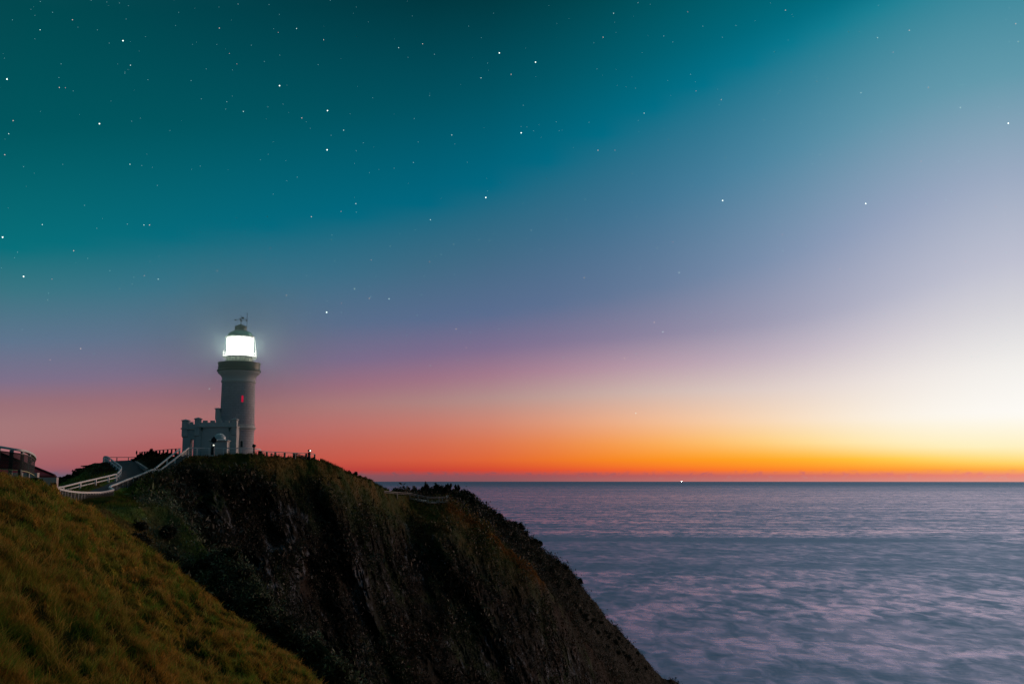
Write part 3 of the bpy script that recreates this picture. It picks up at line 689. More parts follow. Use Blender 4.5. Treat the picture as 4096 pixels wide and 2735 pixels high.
sp.build('weather_vane', M['black'], LH)
rx = rad(25.5)
rod = MB(); rod.tube((rx, -.25, zv0-.4), (rx, -.25, H(1252)), .04, .03, 6); rod.tube((rx, -.25, H(1272)), (0, 0, H(1288)), .02, .02, 5); rod.tube((rx, -.25, zv1+.05), (rv*.9, -.1, zv1+.05), .02, .02, 5)
for s_ in (-1, 1): rod.tube((rx, -.25, H(1258)), (rx+s_*.1, -.25, H(1252)), .012, .012, 5)
rod.build('lightning_rod', M['black'], LH)
# ladder leaning outside the lantern on the right, with its cable
ld = MB(); a0 = Vector((rad(57), -.3, zl1+.30)); a1 = Vector((rad(70), -.3, zf-.35))
for s_ in (-.16, .16): ld.tube(a0+Vector((0, s_, 0)), a1+Vector((0, s_, 0)), .03, .03, 6)
for k in range(1, 12):
    m_ = a0.lerp(a1, k/12); ld.tube(m_+Vector((0, -.16, 0)), m_+Vector((0, .16, 0)), .018, .018, 5)
ld.build('ladder', M['rail'], LH)
cb = MB(); cb.tube(a1, (rad(82), -.3, zg1), .015, .015, 5); cb.tube((rad(79), -.4, zg0-.1), (rad(66), -.6, z_r2), .018, .018, 5)
pts = [(rb*1.01, -.7, z_r1+3.4), (rb*1.05, -.7, z_r1+1.6), (rb*1.12, -.7, z_r1+.25)]
for p_, q_ in zip(pts[:-1], pts[1:]): cb.tube(p_, q_, .018, .018, 5)
cb.build('cable', M['black'], LH)
# windows: arched recess frame + pane
def arched(mb, c0_, w, h, depth, ang, n=10):
    """solid arched slab centred at c0_ (bottom centre), facing angle ang"""
    pts = [(-w/2, 0), (w/2, 0)]+[(w/2*math.cos(t), h-w/2+w/2*math.sin(t)) for t in [math.pi*k/n for k in range(n+1)]]
    b = len(mb.v); fx, fy = math.cos(ang), math.sin(ang); sx, sy = -fy, fx
    for d in (0, depth):
        for a, z in pts: mb.v.append((c0_[0]+sx*a+fx*d, c0_[1]+sy*a+fy*d, c0_[2]+z))
    m_ = len(pts)
    mb.f.append(tuple(b+i for i in range(m_))); mb.f.append(tuple(b+m_+i for i in reversed(range(m_))))
    for i in range(m_): mb.f.append((b+i, b+(i+1) % m_, b+m_+(i+1) % m_, b+m_+i))
    return mb
def tower_window(px, vb, vt_, w, mat, frame):
    s_ = px/64.0; ang = -math.pi/2+math.asin(s_)+R(-13)+0.0
    zb = H(vb); hh = H(vt_)-zb; rr_ = rb*.985
    f_ = arched(MB(), (rr_*math.cos(ang), rr_*math.sin(ang), zb-.1), w+.22, hh+.2, .13, ang).build('window', frame, LH)
    arched(MB(), ((rr_+.06)*math.cos(ang), (rr_+.06)*math.sin(ang), zb), w, hh, .10, ang).build('pane', mat, f_)
tower_window(43, 1612, 1586, .34, M['redlight'], M['paint'])
tower_window(45, 1789, 1764, .40, M['glassdark'], M['paint'])

# ================================================================== CRENELLATED ANNEX
AR = 165.0
AX0 = P(776, 1812, AR)
yA = ly-4.3
def ax(u, v=1760, y=yA):      # x of survey mark u on the frontal plane y
    x, yy, z = ray(u, v); return float(x/yy*y)
def az_(u, v, y=yA):
    x, yy, z = ray(u, v); return float(z/yy*y)
gz = az_(860, 1830)
AN = empty('entrance_building', (ax(850), yA, gz), 'low white crenellated building with small capped turrets joined to the foot of the lighthouse', 'building')
ox, oy, oz = ax(850), yA, gz
def loc(x, y, z): return (x-ox, y-oy, z-oz)
def bx(mb, u0, u1, v0, v1, d, y=yA, vref=None):
    x0, x1 = ax(u0, vref or (v0+v1)/2, y), ax(u1, vref or (v0+v1)/2, y); z1, z0 = az_((u0+u1)/2, v0, y), az_((u0+u1)/2, v1, y)
    mb.box(loc((x0+x1)/2, y+d/2, (z0+z1)/2), (x1-x0, d, z1-z0)); return mb
# main block wall and porch wing with real arched opening
m = MB(); bx(m, 782, 945, 1708, 1835, 2.3); m.build('main_wall', M['paint'], AN, bevel=.02)
x0, x1 = ax(727), ax(781); zt_, zb_ = az_(750, 1716), gz-.6
oa, ob = ax(757.5), ax(770.5); zo = az_(764, 1754)
m = MB(); D = 1.5
def wallbox(xa, xb, za, zb2): m.box(loc((xa+xb)/2, yA+.4+D/2, (za+zb2)/2), (xb-xa, D, zb2-za))
wallbox(x0, oa, zb_, zt_); wallbox(ob, x1, zb_, zt_)
n = 12; w_ = (ob-oa)/2; cxm = (oa+ob)/2
ys = (yA+.4, yA+.4+D)
arc = [(cxm-w_*math.cos(math.pi*k/n), zo-w_+w_*math.sin(math.pi*k/n)) for k in range(n+1)]
for k in range(n):
    (xa, za), (xb, zb2) = arc[k], arc[k+1]; b = len(m.v)
    for y_ in ys:
        for q in ((xa, za), (xb, zb2), (xb, zt_), (xa, zt_)): m.v.append(loc(q[0], y_, q[1]))
    m.f += [(b, b+1, b+2, b+3), (b+7, b+6, b+5, b+4), (b, b+4, b+5, b+1), (b+2, b+6, b+7, b+3)]
m.build('porch_wall', M['paint'], AN)
# cornices
m = MB(); bx(m, 779, 948, 1703.5, 1708, 2.7, yA-.25); m.build('cornice', M['paint'], AN, bevel=.03)
m = MB(); bx(m, 722, 781, 1711, 1716, 2.2, yA+.1); m.build('cornice', M['paint'], AN, bevel=.03)
# parapets with merlons
m = MB(); bx(m, 784, 940, 1689, 1703.5, .45, yA+.05)
for u0, u1 in ((811, 828), (841, 857.5), (871, 887), (900, 916)): bx(m, u0, u1, 1681, 1689, .45, yA+.05)
m.build('parapet', M['paint'], AN, bevel=.02)
m = MB(); bx(m, 730, 778, 1696, 1711, .45, yA+.45); bx(m, 757.5, 771, 1687, 1696, .45, yA+.45); m.build('parapet', M['paint'], AN, bevel=.02)
def turret(u0, u1, vpk, vev, vbot, vcor, y=yA-.12, corbel=True):
    x0_, x1_ = ax(u0, vev, y), ax(u1, vev, y); w = (x1_-x0_)/1.23; cxx = x0_+w/2; ze = az_((u0+u1)/2, vev, y); zb = az_((u0+u1)/2, vbot, y); zp = az_((u0+u1)/2, vpk, y)
    t = MB().box(loc(cxx, y+w/2, (ze+zb)/2), (w, w, ze-zb))
    if corbel:
        zc = az_((u0+u1)/2, vcor, y); t.box(loc(cxx, y+w/2, (zb+zc)/2), (w*.98, w*.98, zb-zc))
        b = len(t.v); k = w*.49
        for z, kk in ((zc, k), (zc-.45, k*.55)):
            for sx_, sy_ in ((-1, -1), (1, -1), (1, 1), (-1, 1)): t.v.append(loc(cxx+sx_*kk, y+w/2+sy_*kk+(k-kk), z))
        t.f += [(b+3, b+2, b+1, b)[::-1], (b+4, b+5, b+6, b+7)[::-1], (b, b+1, b+5, b+4), (b+1, b+2, b+6, b+5), (b+2, b+3, b+7, b+6), (b+3, b, b+4, b+7)]
    to = t.build('turret', M['paint'], AN, bevel=.015)
    cp = MB(); k = w/2+.13; b = 0
    for z, kk in ((ze, k*.93), (ze+.07, k), (ze+.12, k), (zp, .03)):
        for sx_, sy_ in ((-1, -1), (1, -1), (1, 1), (-1, 1)): cp.v.append(loc(cxx+sx_*kk, y+w/2+sy_*kk, z))
    for j in range(3):
        for i in range(4): cp.f.append((j*4+i, j*4+(i+1) % 4, j*4+4+(i+1) % 4, j*4+4+i))
    cp.f += [(3, 2, 1, 0), (12, 13, 14, 15)]
    cp.build('turret_cap', M['paint'], to, smooth=False)
turret(728, 757, 1675.5, 1683, 1711, 1744, yA+.2)
turret(779, 805, 1668, 1676.5, 1703.5, 1742, yA-.12)
turret(927, 951.5, 1670.5, 1679.5, 1703.5, 1738, yA-.12)
# taller stair turret behind
m = MB(); bx(m, 863, 893, 1671, 1703, 2.6, yA+2.35); bx(m, 880, 892, 1648, 1671, 2.2, yA+2.6); m.build('stair_block', M['paint'], AN, bevel=.02)
turret(861.5, 884, 1630, 1635.5, 1671, 1676, yA+2.36)
# hood brackets under the cornice, downpipes
m = MB()
for u in (806, 917):
    bx(m, u-3, u+3, 1709, 1713, .55, yA-.5); bx(m, u-2.2, u+2.2, 1713, 1719, .35, yA-.32); bx(m, u-1.4, u+1.4, 1719, 1724, .2, yA-.18)
m.build('bracket', M['vent'], AN)
m = MB()
for u in (805.5, 919): m.tube(loc(ax(u), yA-.08, az_(u, 1724)), loc(ax(u), yA-.08, gz), .05, .05, 6)
m.build('downpipe', M['post'], AN)

# ================================================================== DOMED KIOSK
yK = P(866, 1812, 162.5)[1]
kg = az_(866, 1832, yK)
kx = ax(867.5, 1790, yK)
KI = empty('domed_kiosk', (kx, yK+1.3, kg), 'small square white pavilion with flared roof and dome in front of the lighthouse', 'pavilion', None, R(8))
kpx = yK/ray(867, 1760)[1]
hw = 32*float(kpx)
hK = lambda v: az_(867, v, yK)-kg
m = MB().box((0, 0, (hK(1768)-.5)/2), (hw*2, hw*2, hK(1768)+.5)); m.build('wall', M['paint'], KI, bevel=.02)
m = MB()
for sx_ in (-1, 1):
    for sy_ in (-1, 1): m.box((sx_*(hw+.03), sy_*(hw+.03), (hK(1768)-.5)/2), (.2, .2, hK(1768)+.5))
m.build('corner_pilaster', M['paint'], KI, bevel=.02)
m = MB(); prof = [(hw+.02, hK(1768)), (hw+.12, hK(1764.5)), (hw+.30, hK(1761)), (hw+.30, hK(1759.5)), (hw+.05, hK(1757.5)), (24.5*float(kpx), hK(1754.5))]
b = 0
for k_, z in prof:
    for sx_, sy_ in ((-1, -1), (1, -1), (1, 1), (-1, 1)): m.v.append((sx_*k_, sy_*k_, z))
for j in range(len(prof)-1):
    for i in range(4): m.f.append((j*4+i, j*4+(i+1) % 4, j*4+4+(i+1) % 4, j*4+4+i))
m.f += [(3, 2, 1, 0), tuple(len(prof)*4-4+i for i in range(4))]
m.build('roof', M['paint'], KI, smooth=False)
rdm = 24*float(kpx); z0 = hK(1754.7); hd = hK(1730.6)-z0
MB().lathe([(rdm*math.cos(R(a)), z0+hd*math.sin(R(a))) for a in range(0, 90, 6)]+[(.02, z0+hd)], 40).build('dome', simple('kiosk_dome_paint', (.55, .62, .62), .35, var=.05), KI)

# ================================================================== FENCES
def fence(name, label, pts, height, posts, post_mat, post_w=.12, rails=((0, .10, .10),), rail_mat='rail', panel=None, panel_mat='mesh', cap=None, post_d=None, bottom_rail=False, group=None, sink=.45, thin=.02):
    """pts: (u, v_top, r) along the top rail; posts: list of indices/floats along pts"""
    W3 = [Vector(P(*p)) for p in pts]
    ctr = W3[len(W3)//2].copy(); ctr.z -= height
    root = empty(name, ctr, label, 'fence', group)
    L3 = [w-ctr for w in W3]
    for dz, w, h in rails:
        MB().sweep([p-Vector((0, 0, dz+h/2)) for p in L3], w, h).build('rail', M[rail_mat], root)
    if panel:
        t0, t1 = panel
        off = [Vector((w.x, w.y, 0)).normalized()*-(post_w/2+.03) for w in W3]
        MB().curtain([tuple(p+o_-Vector((0, 0, t0))) for p, o_ in zip(L3, off)], [tuple(p+o_-Vector((0, 0, t1))) for p, o_ in zip(L3, off)], thin).build('mesh_panel', M[panel_mat], root)
        MB().sweep([p+o_-Vector((0, 0, t0)) for p, o_ in zip(L3, off)], thin+.03, .03).build('wire', M['black'], root)
    top = rails[0][0]+rails[0][2]
    pm = None
    for q in posts:
        i = min(int(q), len(L3)-2); f = q-i; p = L3[i].lerp(L3[i+1], f); d = L3[i+1]-L3[i]
        a = math.atan2(d.y, d.x)
        if pm is None:
            hh = height+sink-top+.0
            o = MB().box((0, 0, -hh/2), (post_w, post_d or post_w, hh)).build('post', M[post_mat], root, bevel=.01); pm = o
        else:
            o = pm.copy(); COL.objects.link(o)
        o.parent = root; o.location = p-Vector((0, 0, top+.001)); o.rotation_euler = (0, 0, a)
    return root
def at_us(pts, us):
    """positions along pts for given u marks"""
    out = []
    for u in us:
        for i in range(len(pts)-1):
            a, b = pts[i][0], pts[i+1][0]
            if min(a, b) <= u <= max(a, b): out.append(i+(u-a)/(b-a) if b != a else i); break
    return out
def dense(pts, k=4):
    """smooth the polyline in survey space"""
    out = []
    n = len(pts)
    for i in range(n-1):
        p0, p1, p2, p3 = pts[max(i-1, 0)], pts[i], pts[i+1], pts[min(i+2, n-1)]
        for j in range(k):
            t = j/k
            out.append(tuple(.5*((2*b)+(c_-a)*t+(2*a-5*b+4*c_-d)*t*t+(-a+3*b-3*c_+d)*t**3) for a, b, c_, d in zip(p0, p1, p2, p3)))
    out.append(pts[-1]); return out
A1 = dense([(214, 1941, 112), (226, 1947, 113.5), (250, 1955, 115.5), (280, 1961, 117.5), (319, 1965, 119.5), (350, 1966, 121), (380, 1965.5, 122), (405, 1965, 122.8), (435, 1959.6, 123.5), (454, 1954.8, 124)])
fence('curved_path_fence', 'curved fence at the lowest bend of the path, white top rail above dark mesh skirt', A1, 1.25, [i*1.5+.5 for i in range(24)], 'post', .10, ((0, .20, .19),), panel=(.33, 1.22), sink=.5)
fence('fence_return', 'short white rail doubling back between the curved fence and the rising fence', [(454.5, 1954.8, 124.3), (437.5, 1946, 128.5)], 1.2, [.06, .95], 'post', .10, ((0, .20, .19),), panel=(.33, 1.15))
A2 = [(438, 1945.6, 128.8), (446, 1939, 131), (469, 1931.3, 134), (507.5, 1915.6, 141.5), (534, 1906.5, 144.5), (572.6, 1891.5, 147.8), (609.6, 1874.6, 150)]
fence('rising_path_fence', 'white railed fence with dark mesh rising beside the path up to the steps', A2, 1.2, [.9]+at_us(A2, (466, 490, 510, 532, 554, 575, 594)), 'post', .16, ((0, .20, .18),), panel=(.30, 1.12), sink=.5)
fence('landing_fence', 'short level rail at the foot of the steps, between the rising fence and stair rails', [(610, 1874.8, 150.2), (619, 1875, 150.6), (640, 1875.5, 151.5)], 1.15, [.15, .9, 1.7, 1.95], 'rail', .18, ((0, .16, .16),))
S1 = [(617, 1873.7, 151), (669, 1832, 155.5), (721.5, 1791.5, 160)]
fence('stair_handrail', 'upper white handrail of the steps climbing to the lighthouse terrace', S1, 1.1, [.12, 1.0, 1.96], 'rail', .17, ((0, .16, .19),))
S2_ = [(643, 1876, 151.5), (669, 1855.5, 153.5), (700, 1832.5, 155.8), (722, 1814, 157.2), (755, 1788.8, 159)]
fence('stair_handrail', 'lower white handrail of the steps, meeting the terrace fence beside the porch', S2_, 1.15, [.04, 2.0, 3.96], 'rail', .17, ((0, .16, .19),))
sp_ = Vector(P(742, 1812, 158.4))
STP = MB()
qs = [Vector(P(722, 1817, 157.3)), Vector(P(755, 1794, 159.1)), Vector(P(755, 1822, 159.1)), Vector(P(728, 1825, 157.6))]
b = 0
for o_ in (Vector((0, 0, 0)), Vector((.02, .10, 0))):
    for q in qs: STP.v.append(tuple(q+o_-sp_))
STP.f += [(0, 1, 2, 3), (7, 6, 5, 4), (0, 4, 5, 1), (1, 5, 6, 2), (2, 6, 7, 3), (3, 7, 4, 0)]
pn = STP.build('stair_side_panel', M['post'], None, smooth=False); pn.location = sp_; tag(pn, 'pale triangular side panel under the top of the lower stair handrail', 'panel')
# steps (timber treads) between the two handrails
ST = empty('steps', P(680, 1850, 156), 'narrow dark flight of steps between the two sloping white handrails', 'steps'); so = Vector(ST.location)
for k in range(16):
    f = k/15; a = Vector(P(626+f*104, 1905-f*84, 151.6+f*7.6)); a2 = Vector(P(648+f*98, 1903-f*82, 151.2+f*7.2))
    m_ = (a+a2)/2-so; MB().box(m_, (1.5, .34, .16), math.atan2((a2-a).y, (a2-a).x)).build('tread', M['wood'], ST)
# inner fence B
B1 = [(222, 1947, 122), (253, 1943, 128), (321, 1926, 131), (383, 1912, 134), (434, 1900.5, 137), (466, 1892.5, 140)]
fence('inner_path_fence', 'pale two-rail fence along the inner side of the path below the small hill', B1, .95, at_us(B1, (253, 321, 383, 434, 464.5)), 'rail', .22, ((0, .12, .17), (.46, .09, .13)), rail_mat='rail', sink=.3)
C1 = dense([(469, 1891, 141), (481, 1879, 145), (486, 1866.5, 149), (470, 1853, 155), (452, 1840, 161), (438, 1829.5, 167), (430, 1824, 170), (422, 1822.5, 172), (415, 1824.5, 172.5)], 3)
fence('looping_path_fence', 'pale close-posted fence climbing beside the upper path and looping back over the hilltop', C1, 1.0, [i*1.9+.05 for i in range(13)]+[23.95], 'rail', .17, ((0, .12, .15), (.5, .09, .11)), sink=.5)
D0 = [(438, 1827, 176), (468, 1827.2, 176.5), (514, 1827.2, 177), (565, 1826.6, 177)]
fence('summit_rail', 'thin horizontal rail on slender posts along the top of the path against the sky', D0, .95, [1.0, 2.0, 2.65, 2.95], 'post', .13, ((0, .07, .09),), rail_mat='post', sink=.6)
D1 = [(568, 1805.5, 166), (594, 1803.5, 166), (625, 1800, 166), (655, 1797.2, 166), (686, 1794.5, 166), (722, 1792.2, 166)]
fence('embankment_fence', 'dark fence with many thick posts above the embankment, bushes growing through it', D1, 1.25, at_us(D1, (568.5, 579, 590, 602, 613, 626, 639, 654, 671, 687, 703, 718)), 'darkpost', .26, ((0, .08, .08), (.94, .06, .07)), rail_mat='post', panel=None, sink=.4)
# terrace fences
T1 = [(755, 1788.6, 159), (789, 1789, 159.5), (836, 1789.4, 160), (895, 1790, 160.5), (961, 1791, 161), (1015, 1792, 162), (1036, 1793.6, 163), (1043, 1797, 163.6)]
fence('terrace_fence', 'long level rail with mesh infill along the grassy rim in front of the lighthouse', T1, 1.35, at_us(T1, (788.7, 836.4, 894, 963, 1016.5, 1042)), 'rail', .18, ((0, .10, .17), (.42, .05, .06)), rail_mat='rail', sink=.5)
T2 = [(1050, 1803, 164.5), (1101, 1805.6, 167), (1180, 1809.4, 170), (1230, 1811.4, 173), (1258, 1813, 174.5), (1260, 1815, 175)]
fence('rim_fence', 'darker rail on stout posts continuing right of the tower to the end of the rim', T2, 1.2, at_us(T2, (1067.5, 1101.5, 1138.5, 1180.5, 1225, 1259)), 'darkpost', .24, ((0, .08, .12), (.34, .04, .05)), rail_mat='post', sink=.5)
DG = [(1194, 1814, 172.5), (1220, 1828, 171)]
fence('sloping_handrail', 'short sloping handrail between posts below the right end of the rim fence', DG, 1.0, [.05, .5], 'darkpost', .16, ((0, .08, .10), (.30, .08, .06)), rail_mat='darkpost')
for u, v, lb in ((1174, 1812, 'short dark post standing left of the sloping handrail on the rim'), (1188, 1814, 'slim dark post right beside the start of the sloping handrail')):
    a = Vector(P(u, v, 172)); m = MB().box((0, 0, .55), (.22, .22, 1.7)); m.box((0, 0, 1.43), (.26, .26, .06)); b_ = m.build('marker_post', M['darkpost'], None, bevel=.01); b_.location = a-Vector((0, 0, 1.4)); tag(b_, lb, 'post')
# lookout fence and deck
G1 = [(1536, 1961.8, 203), (1588, 1967, 210), (1640, 1970, 216), (1673, 1977, 217.5), (1712, 1986, 218.5), (1757, 1985.5, 221), (1788, 1985.2, 222.5)]
fence('lookout_fence', 'grey timber fence around the lookout on the lower spur right of the lighthouse', G1, 1.15, at_us(G1, (1588.5, 1640, 1672, 1711, 1756, 1769.5, 1786)), 'wood', .15, ((0, .16, .13), (.30, .07, .09)), rail_mat='wood', sink=.3)
G2 = [Vector(P(1640, 1990, 216)), Vector(P(1673, 1999, 217.5)), Vector(P(1712, 2009, 218.5)), Vector(P(1757, 2007, 221)), Vector(P(1790, 2006, 222.5))]
G2b = [Vector(P(1640, 1989, 220)), Vector(P(1673, 1995, 223)), Vector(P(1720, 2000, 226)), Vector(P(1760, 2000, 227)), Vector(P(1790, 2000, 227))]
DK = empty('lookout_deck', G2[2], 'grey boarded lookout deck carried on the spur under the timber fence', 'deck'); m = MB()
for i in range(4):
    b = len(m.v)
    for q in (G2[i], G2[i+1], G2b[i+1], G2b[i]): m.v.append(tuple(q-G2[2]))
    for q in (G2[i], G2[i+1], G2b[i+1], G2b[i]): m.v.append(tuple(q-G2[2]-Vector((0, 0, .22))))
    m.f += [(b, b+1, b+2, b+3), (b+7, b+6, b+5, b+4), (b, b+4, b+5, b+1), (b+2, b+6, b+7, b+3)]
m.build('boards', M['wood'], DK, smooth=False)
m = MB()
for u, v, r_ in ((1642, 1994, 216.4), (1675, 2002, 218), (1708, 2011, 219), (1756, 2010, 221.5), (1786, 2009, 223)):
    m.box(Vector(P(u, v, r_))-G2[2]-Vector((0, 0, 1.1)), (.2, .2, 2.0))
m.build('support_post', M['wood'], DK)
a = Vector(P(1787, 2004, 222.8)); m = MB().box((0, 0, .6), (.14, .14, 1.3)); sg = empty('end_post', a, 'pale end post with two short boards at the right tip of the lookout fence', 'post')
m.build('post', M['rail'], sg); MB().box((.18, 0, 1.22), (.55, .16, .1)).build('board', M['rail'], sg); MB().box((.14, 0, .92), (.42, .14, .1)).build('board', M['rail'], sg)

# big curved fence at far left
E1 = dense([(-70, 1774, 62), (0, 1783, 61), (55, 1792, 60.5), (97.6, 1799.5, 61), (125, 1812, 62.6), (137, 1827, 65), (134, 1838, 68.5)], 4)
E1W = E1
fl_ = fence('screened_fence', 'tall curved white-railed fence with dark see-through screen at the left edge', E1, 1.6, at_us(E1, (-58, -4, 48, 91, 119)), 'post', .20, ((0, .24, .11),), post_d=.12, sink=.3)
tw = [(-70, 1797, 60.6), (0, 1803.6, 60.2), (52.8, 1810.5, 60.2), (97.6, 1817, 60.6), (126, 1829, 62), (139.5, 1842, 64.6), (137, 1850, 68.5)]
bw = [(-70, 1873, 60.8), (0, 1876, 60.2), (51.7, 1879, 60.2), (97.6, 1884, 60.6), (120.5, 1891.5, 62), (135.5, 1901, 64.6), (134, 1904, 68.5)]
fo = Vector(fl_.location)
def thickpanel(tw, bw, k=4):
    T = [tuple(Vector(P(*p))-fo) for p in dense(tw, k)]; B = [tuple(Vector(P(*p))-fo) for p in dense(bw, k)]; return T, B
Tp, Bp = thickpanel(tw, bw)
MB().curtain(Tp, Bp, .02).build('screen', M['mesh2'], fl_); MB().sweep(Tp, .05, .05).build('wire', M['black'], fl_); MB().sweep(Bp, .045, .04).build('wire', simple('yellow_strap', (.42, .45, .22), .5), fl_)
# strong stay post under it
a = Vector(P(80, 1900, 60)); pst = MB().box((0, 0, -.2), (.16, .14, 1.0)).build('stay_post', M['darkpost'], None, bevel=.01); pst.location = a; pst.rotation_euler = (R(4), R(-5), 0); tag(pst, 'dark leaning stub post below the curved screened fence at the left edge', 'post')

# ================================================================== HOUSE
hr = 88.0
hx1, hy1, hz1 = P(219, 1902.5, hr)
HO = empty('keeper_cottage', (hx1, hy1, hz1-3.0), 'white walled cottage with a large red tiled hip roof behind the screened fence', 'house', None, R(24.6))
W, Dp, rise, ez = 19.0, 12.0, 2.62, 3.0
m = MB(); e = [(-W, 0, ez), (0, 0, ez), (0, Dp, ez), (-W, Dp, ez)]
rdg = [(-W+Dp/2, Dp/2, ez+rise), (-Dp/2, Dp/2, ez+rise)]
for q in e+rdg: m.v.append(q)
for q in e: m.v.append((q[0], q[1], q[2]-.16))
m.f += [(0, 1, 5, 4), (1, 2, 5), (2, 3, 4, 5), (3, 0, 4), (0, 6, 7, 1), (1, 7, 8, 2), (2, 8, 9, 3), (3, 9, 6, 0), (9, 8, 7, 6)]
rf = m.build('roof', M['redroof'], HO, smooth=False)
m = MB()
for q0, q1 in ((e[1], rdg[1]), (e[0], rdg[0]), (rdg[0], rdg[1]), (e[2], rdg[1])): m.tube(Vector(q0)+Vector((0, 0, .03)), Vector(q1)+Vector((0, 0, .03)), .11, .11, 6)
m.build('ridge_tiles', simple('dark_ridge_tiles', (.13, .015, .017), .6), rf)
fn = Vector(e[1]).lerp(Vector(rdg[1]), .30); m = MB().tube(fn, fn+Vector((0, 0, .32)), .03, .02, 6); m.lathe([(0, -.07), (.07, 0), (0, .08)], 8, fn+Vector((0, 0, .34))); m.build('finial', M['black'], rf)
MB().box((-.55-(W-1.1)/2, Dp/2, ez-.16-1.75), (W-1.1, Dp-1.1, 3.5)).build('wall', M['wall'], HO, smooth=False)
gm = MB().box((-W/2, -.06, ez-.06), (W+.3, .1, .13)); gm.box((.06, Dp/2, ez-.06), (.1, Dp, .13)); gm.build('gutter', simple('red_gutter', (.30, .03, .03), .4), HO, smooth=False)
for x_, w_w in ((-1.2, .4), (-.75, .16), (-3.6, .5)):
    MB().box((x_, .5, ez-1.0), (w_w, .12, 1.5)).build('window', M['glassdark'], HO, smooth=False)
MB().box((-1.0, .52, ez-.26), (1.3, .12, .2)).build('fascia', simple('warm_fascia', (.55, .28, .12), .6), HO, smooth=False)
# low white wall in front
lw = Vector(P(40, 1912, 72)); m = MB()
m.box((0, 0, -.3), (3.6, .3, 1.3)); m.box((2.3, 0, -.55), (1.5, .3, 1.2)); w_o = m.build('garden_wall', M['wall'], None, smooth=False); w_o.location = lw; tag(w_o, 'low pinkish white wall seen through the gap under the screened fence', 'wall')

# ================================================================== SIGNS, FLOODLIGHTS, BOX
def pole_sign(name, u, v, r_, du, lab, cat, narrow=False):
    a = Vector(P(u, v, r_)); rr_ = du/2*r_/F4; ht = 2.1
    o = empty(name, a-Vector((0, 0, ht)), lab, cat)
    n = 24; m = MB(); k = .45 if narrow else 1.0
    for y_ in (-.03, .03):
        for i in range(n): t = 2*math.pi*i/n; m.v.append((math.cos(t)*rr_*k, y_, ht+math.sin(t)*rr_*(1 if math.sin(t) < .9 else 1.35)))
    m.f += [tuple(range(n)), tuple(reversed(range(n, 2*n)))]+[(i, (i+1) % n, n+(i+1) % n, n+i) for i in range(n)]
    m.build('disc', M['black'], o, smooth=False)
    MB().tube((.0, .07, ht-.2), (.05, .07, .9), .05, .05, 8).tube((.05, .07, .9), (.12, .07, -.6), .07, .08, 8).build('pole', M['wall'] if not narrow else M['darkpost'], o)
pole_sign('round_sign', 855.5, 1760.5, 157.5, 21, 'dark round board with pointed top on a pale crooked pole before the domed kiosk', 'sign')
pole_sign('oval_sign', 546.5, 1810, 168, 13, 'small dark disc on a post where the path meets the embankment bushes', 'sign', True)
def floodlight(u, v, r_, lab, lit=True, twin=True, sc=1.0, look=(1, -1)):
    a = Vector(P(u, v, r_)); o = empty('floodlight', a-Vector((0, 0, 1.25*sc)), lab, 'floodlight')
    h = 1.25*sc
    if twin:
        MB().box((-.14, 0, h*.33), (.42, .36, h*.95)).build('cabinet', M['black'], o, bevel=.03)
    else:
        MB().tube((0, 0, -.5), (0, 0, h-.1), .09*sc, .09*sc, 8).build('post', M['darkpost'], o)
    d = Vector((look[0], look[1], .12)).normalized()
    hs = MB(); c0_ = Vector((.0, 0, h)); hs.tube(c0_-d*.20*sc, c0_+d*.13*sc, .13*sc, .21*sc, 18)
    ho_ = hs.build('housing', M['black'], o)
    if twin: MB().tube(c0_+Vector((-.24, .12, .02))-d*.18, c0_+Vector((-.24, .12, .02))+d*.1, .15, .21, 16).build('housing', M['black'], o)
    MB().tube(c0_+d*.131*sc, c0_+d*.15*sc, .12*sc, .12*sc, 18).build('lens', M['flood'] if lit else M['glassdark'], ho_)
floodlight(855, 1780.5, 158, 'lit twin floodlight shining white beside the round sign at the kiosk', look=(.35, -1))
floodlight(1240.5, 1802.5, 173, 'lit twin floodlight shining white at the far right end of the rim fence', look=(.45, -1))
floodlight(1016.5, 1782.5, 161.6, 'unlit dark floodlight tilted up on its post beside the right edge of the tower', False, False, 1.35, (-1, .2))
floodlight(1086, 1815, 167.5, 'small unlit spotlight low behind the rim fence, right of the dark utility box', False, False, .8, (-1, .1))
a = Vector(P(1041, 1811, 163)); m = MB().box((0, 0, -.05), (.62, .4, 1.1)); m.box((0, 0, .53), (.7, .48, .08)); ub = m.build('utility_box', simple('grey_box_paint', (.05, .055, .06), .6), None, bevel=.02); ub.location = a-Vector((0, 0, .25)); tag(ub, 'dark grey utility box between the terrace fence and the rim fence', 'utility box')
# kerb strip
kp = [Vector(P(589, 1880, 151.5)), Vector(P(570, 1867, 156)), Vector(P(550, 1853.5, 161.5)), Vector(P(535, 1843.5, 166)), Vector(P(527, 1839.5, 168.6))]
k_ = MB().sweep(kp, .35, .45).build('kerb', M['kerb'], None); tag(k_, kind='structure')

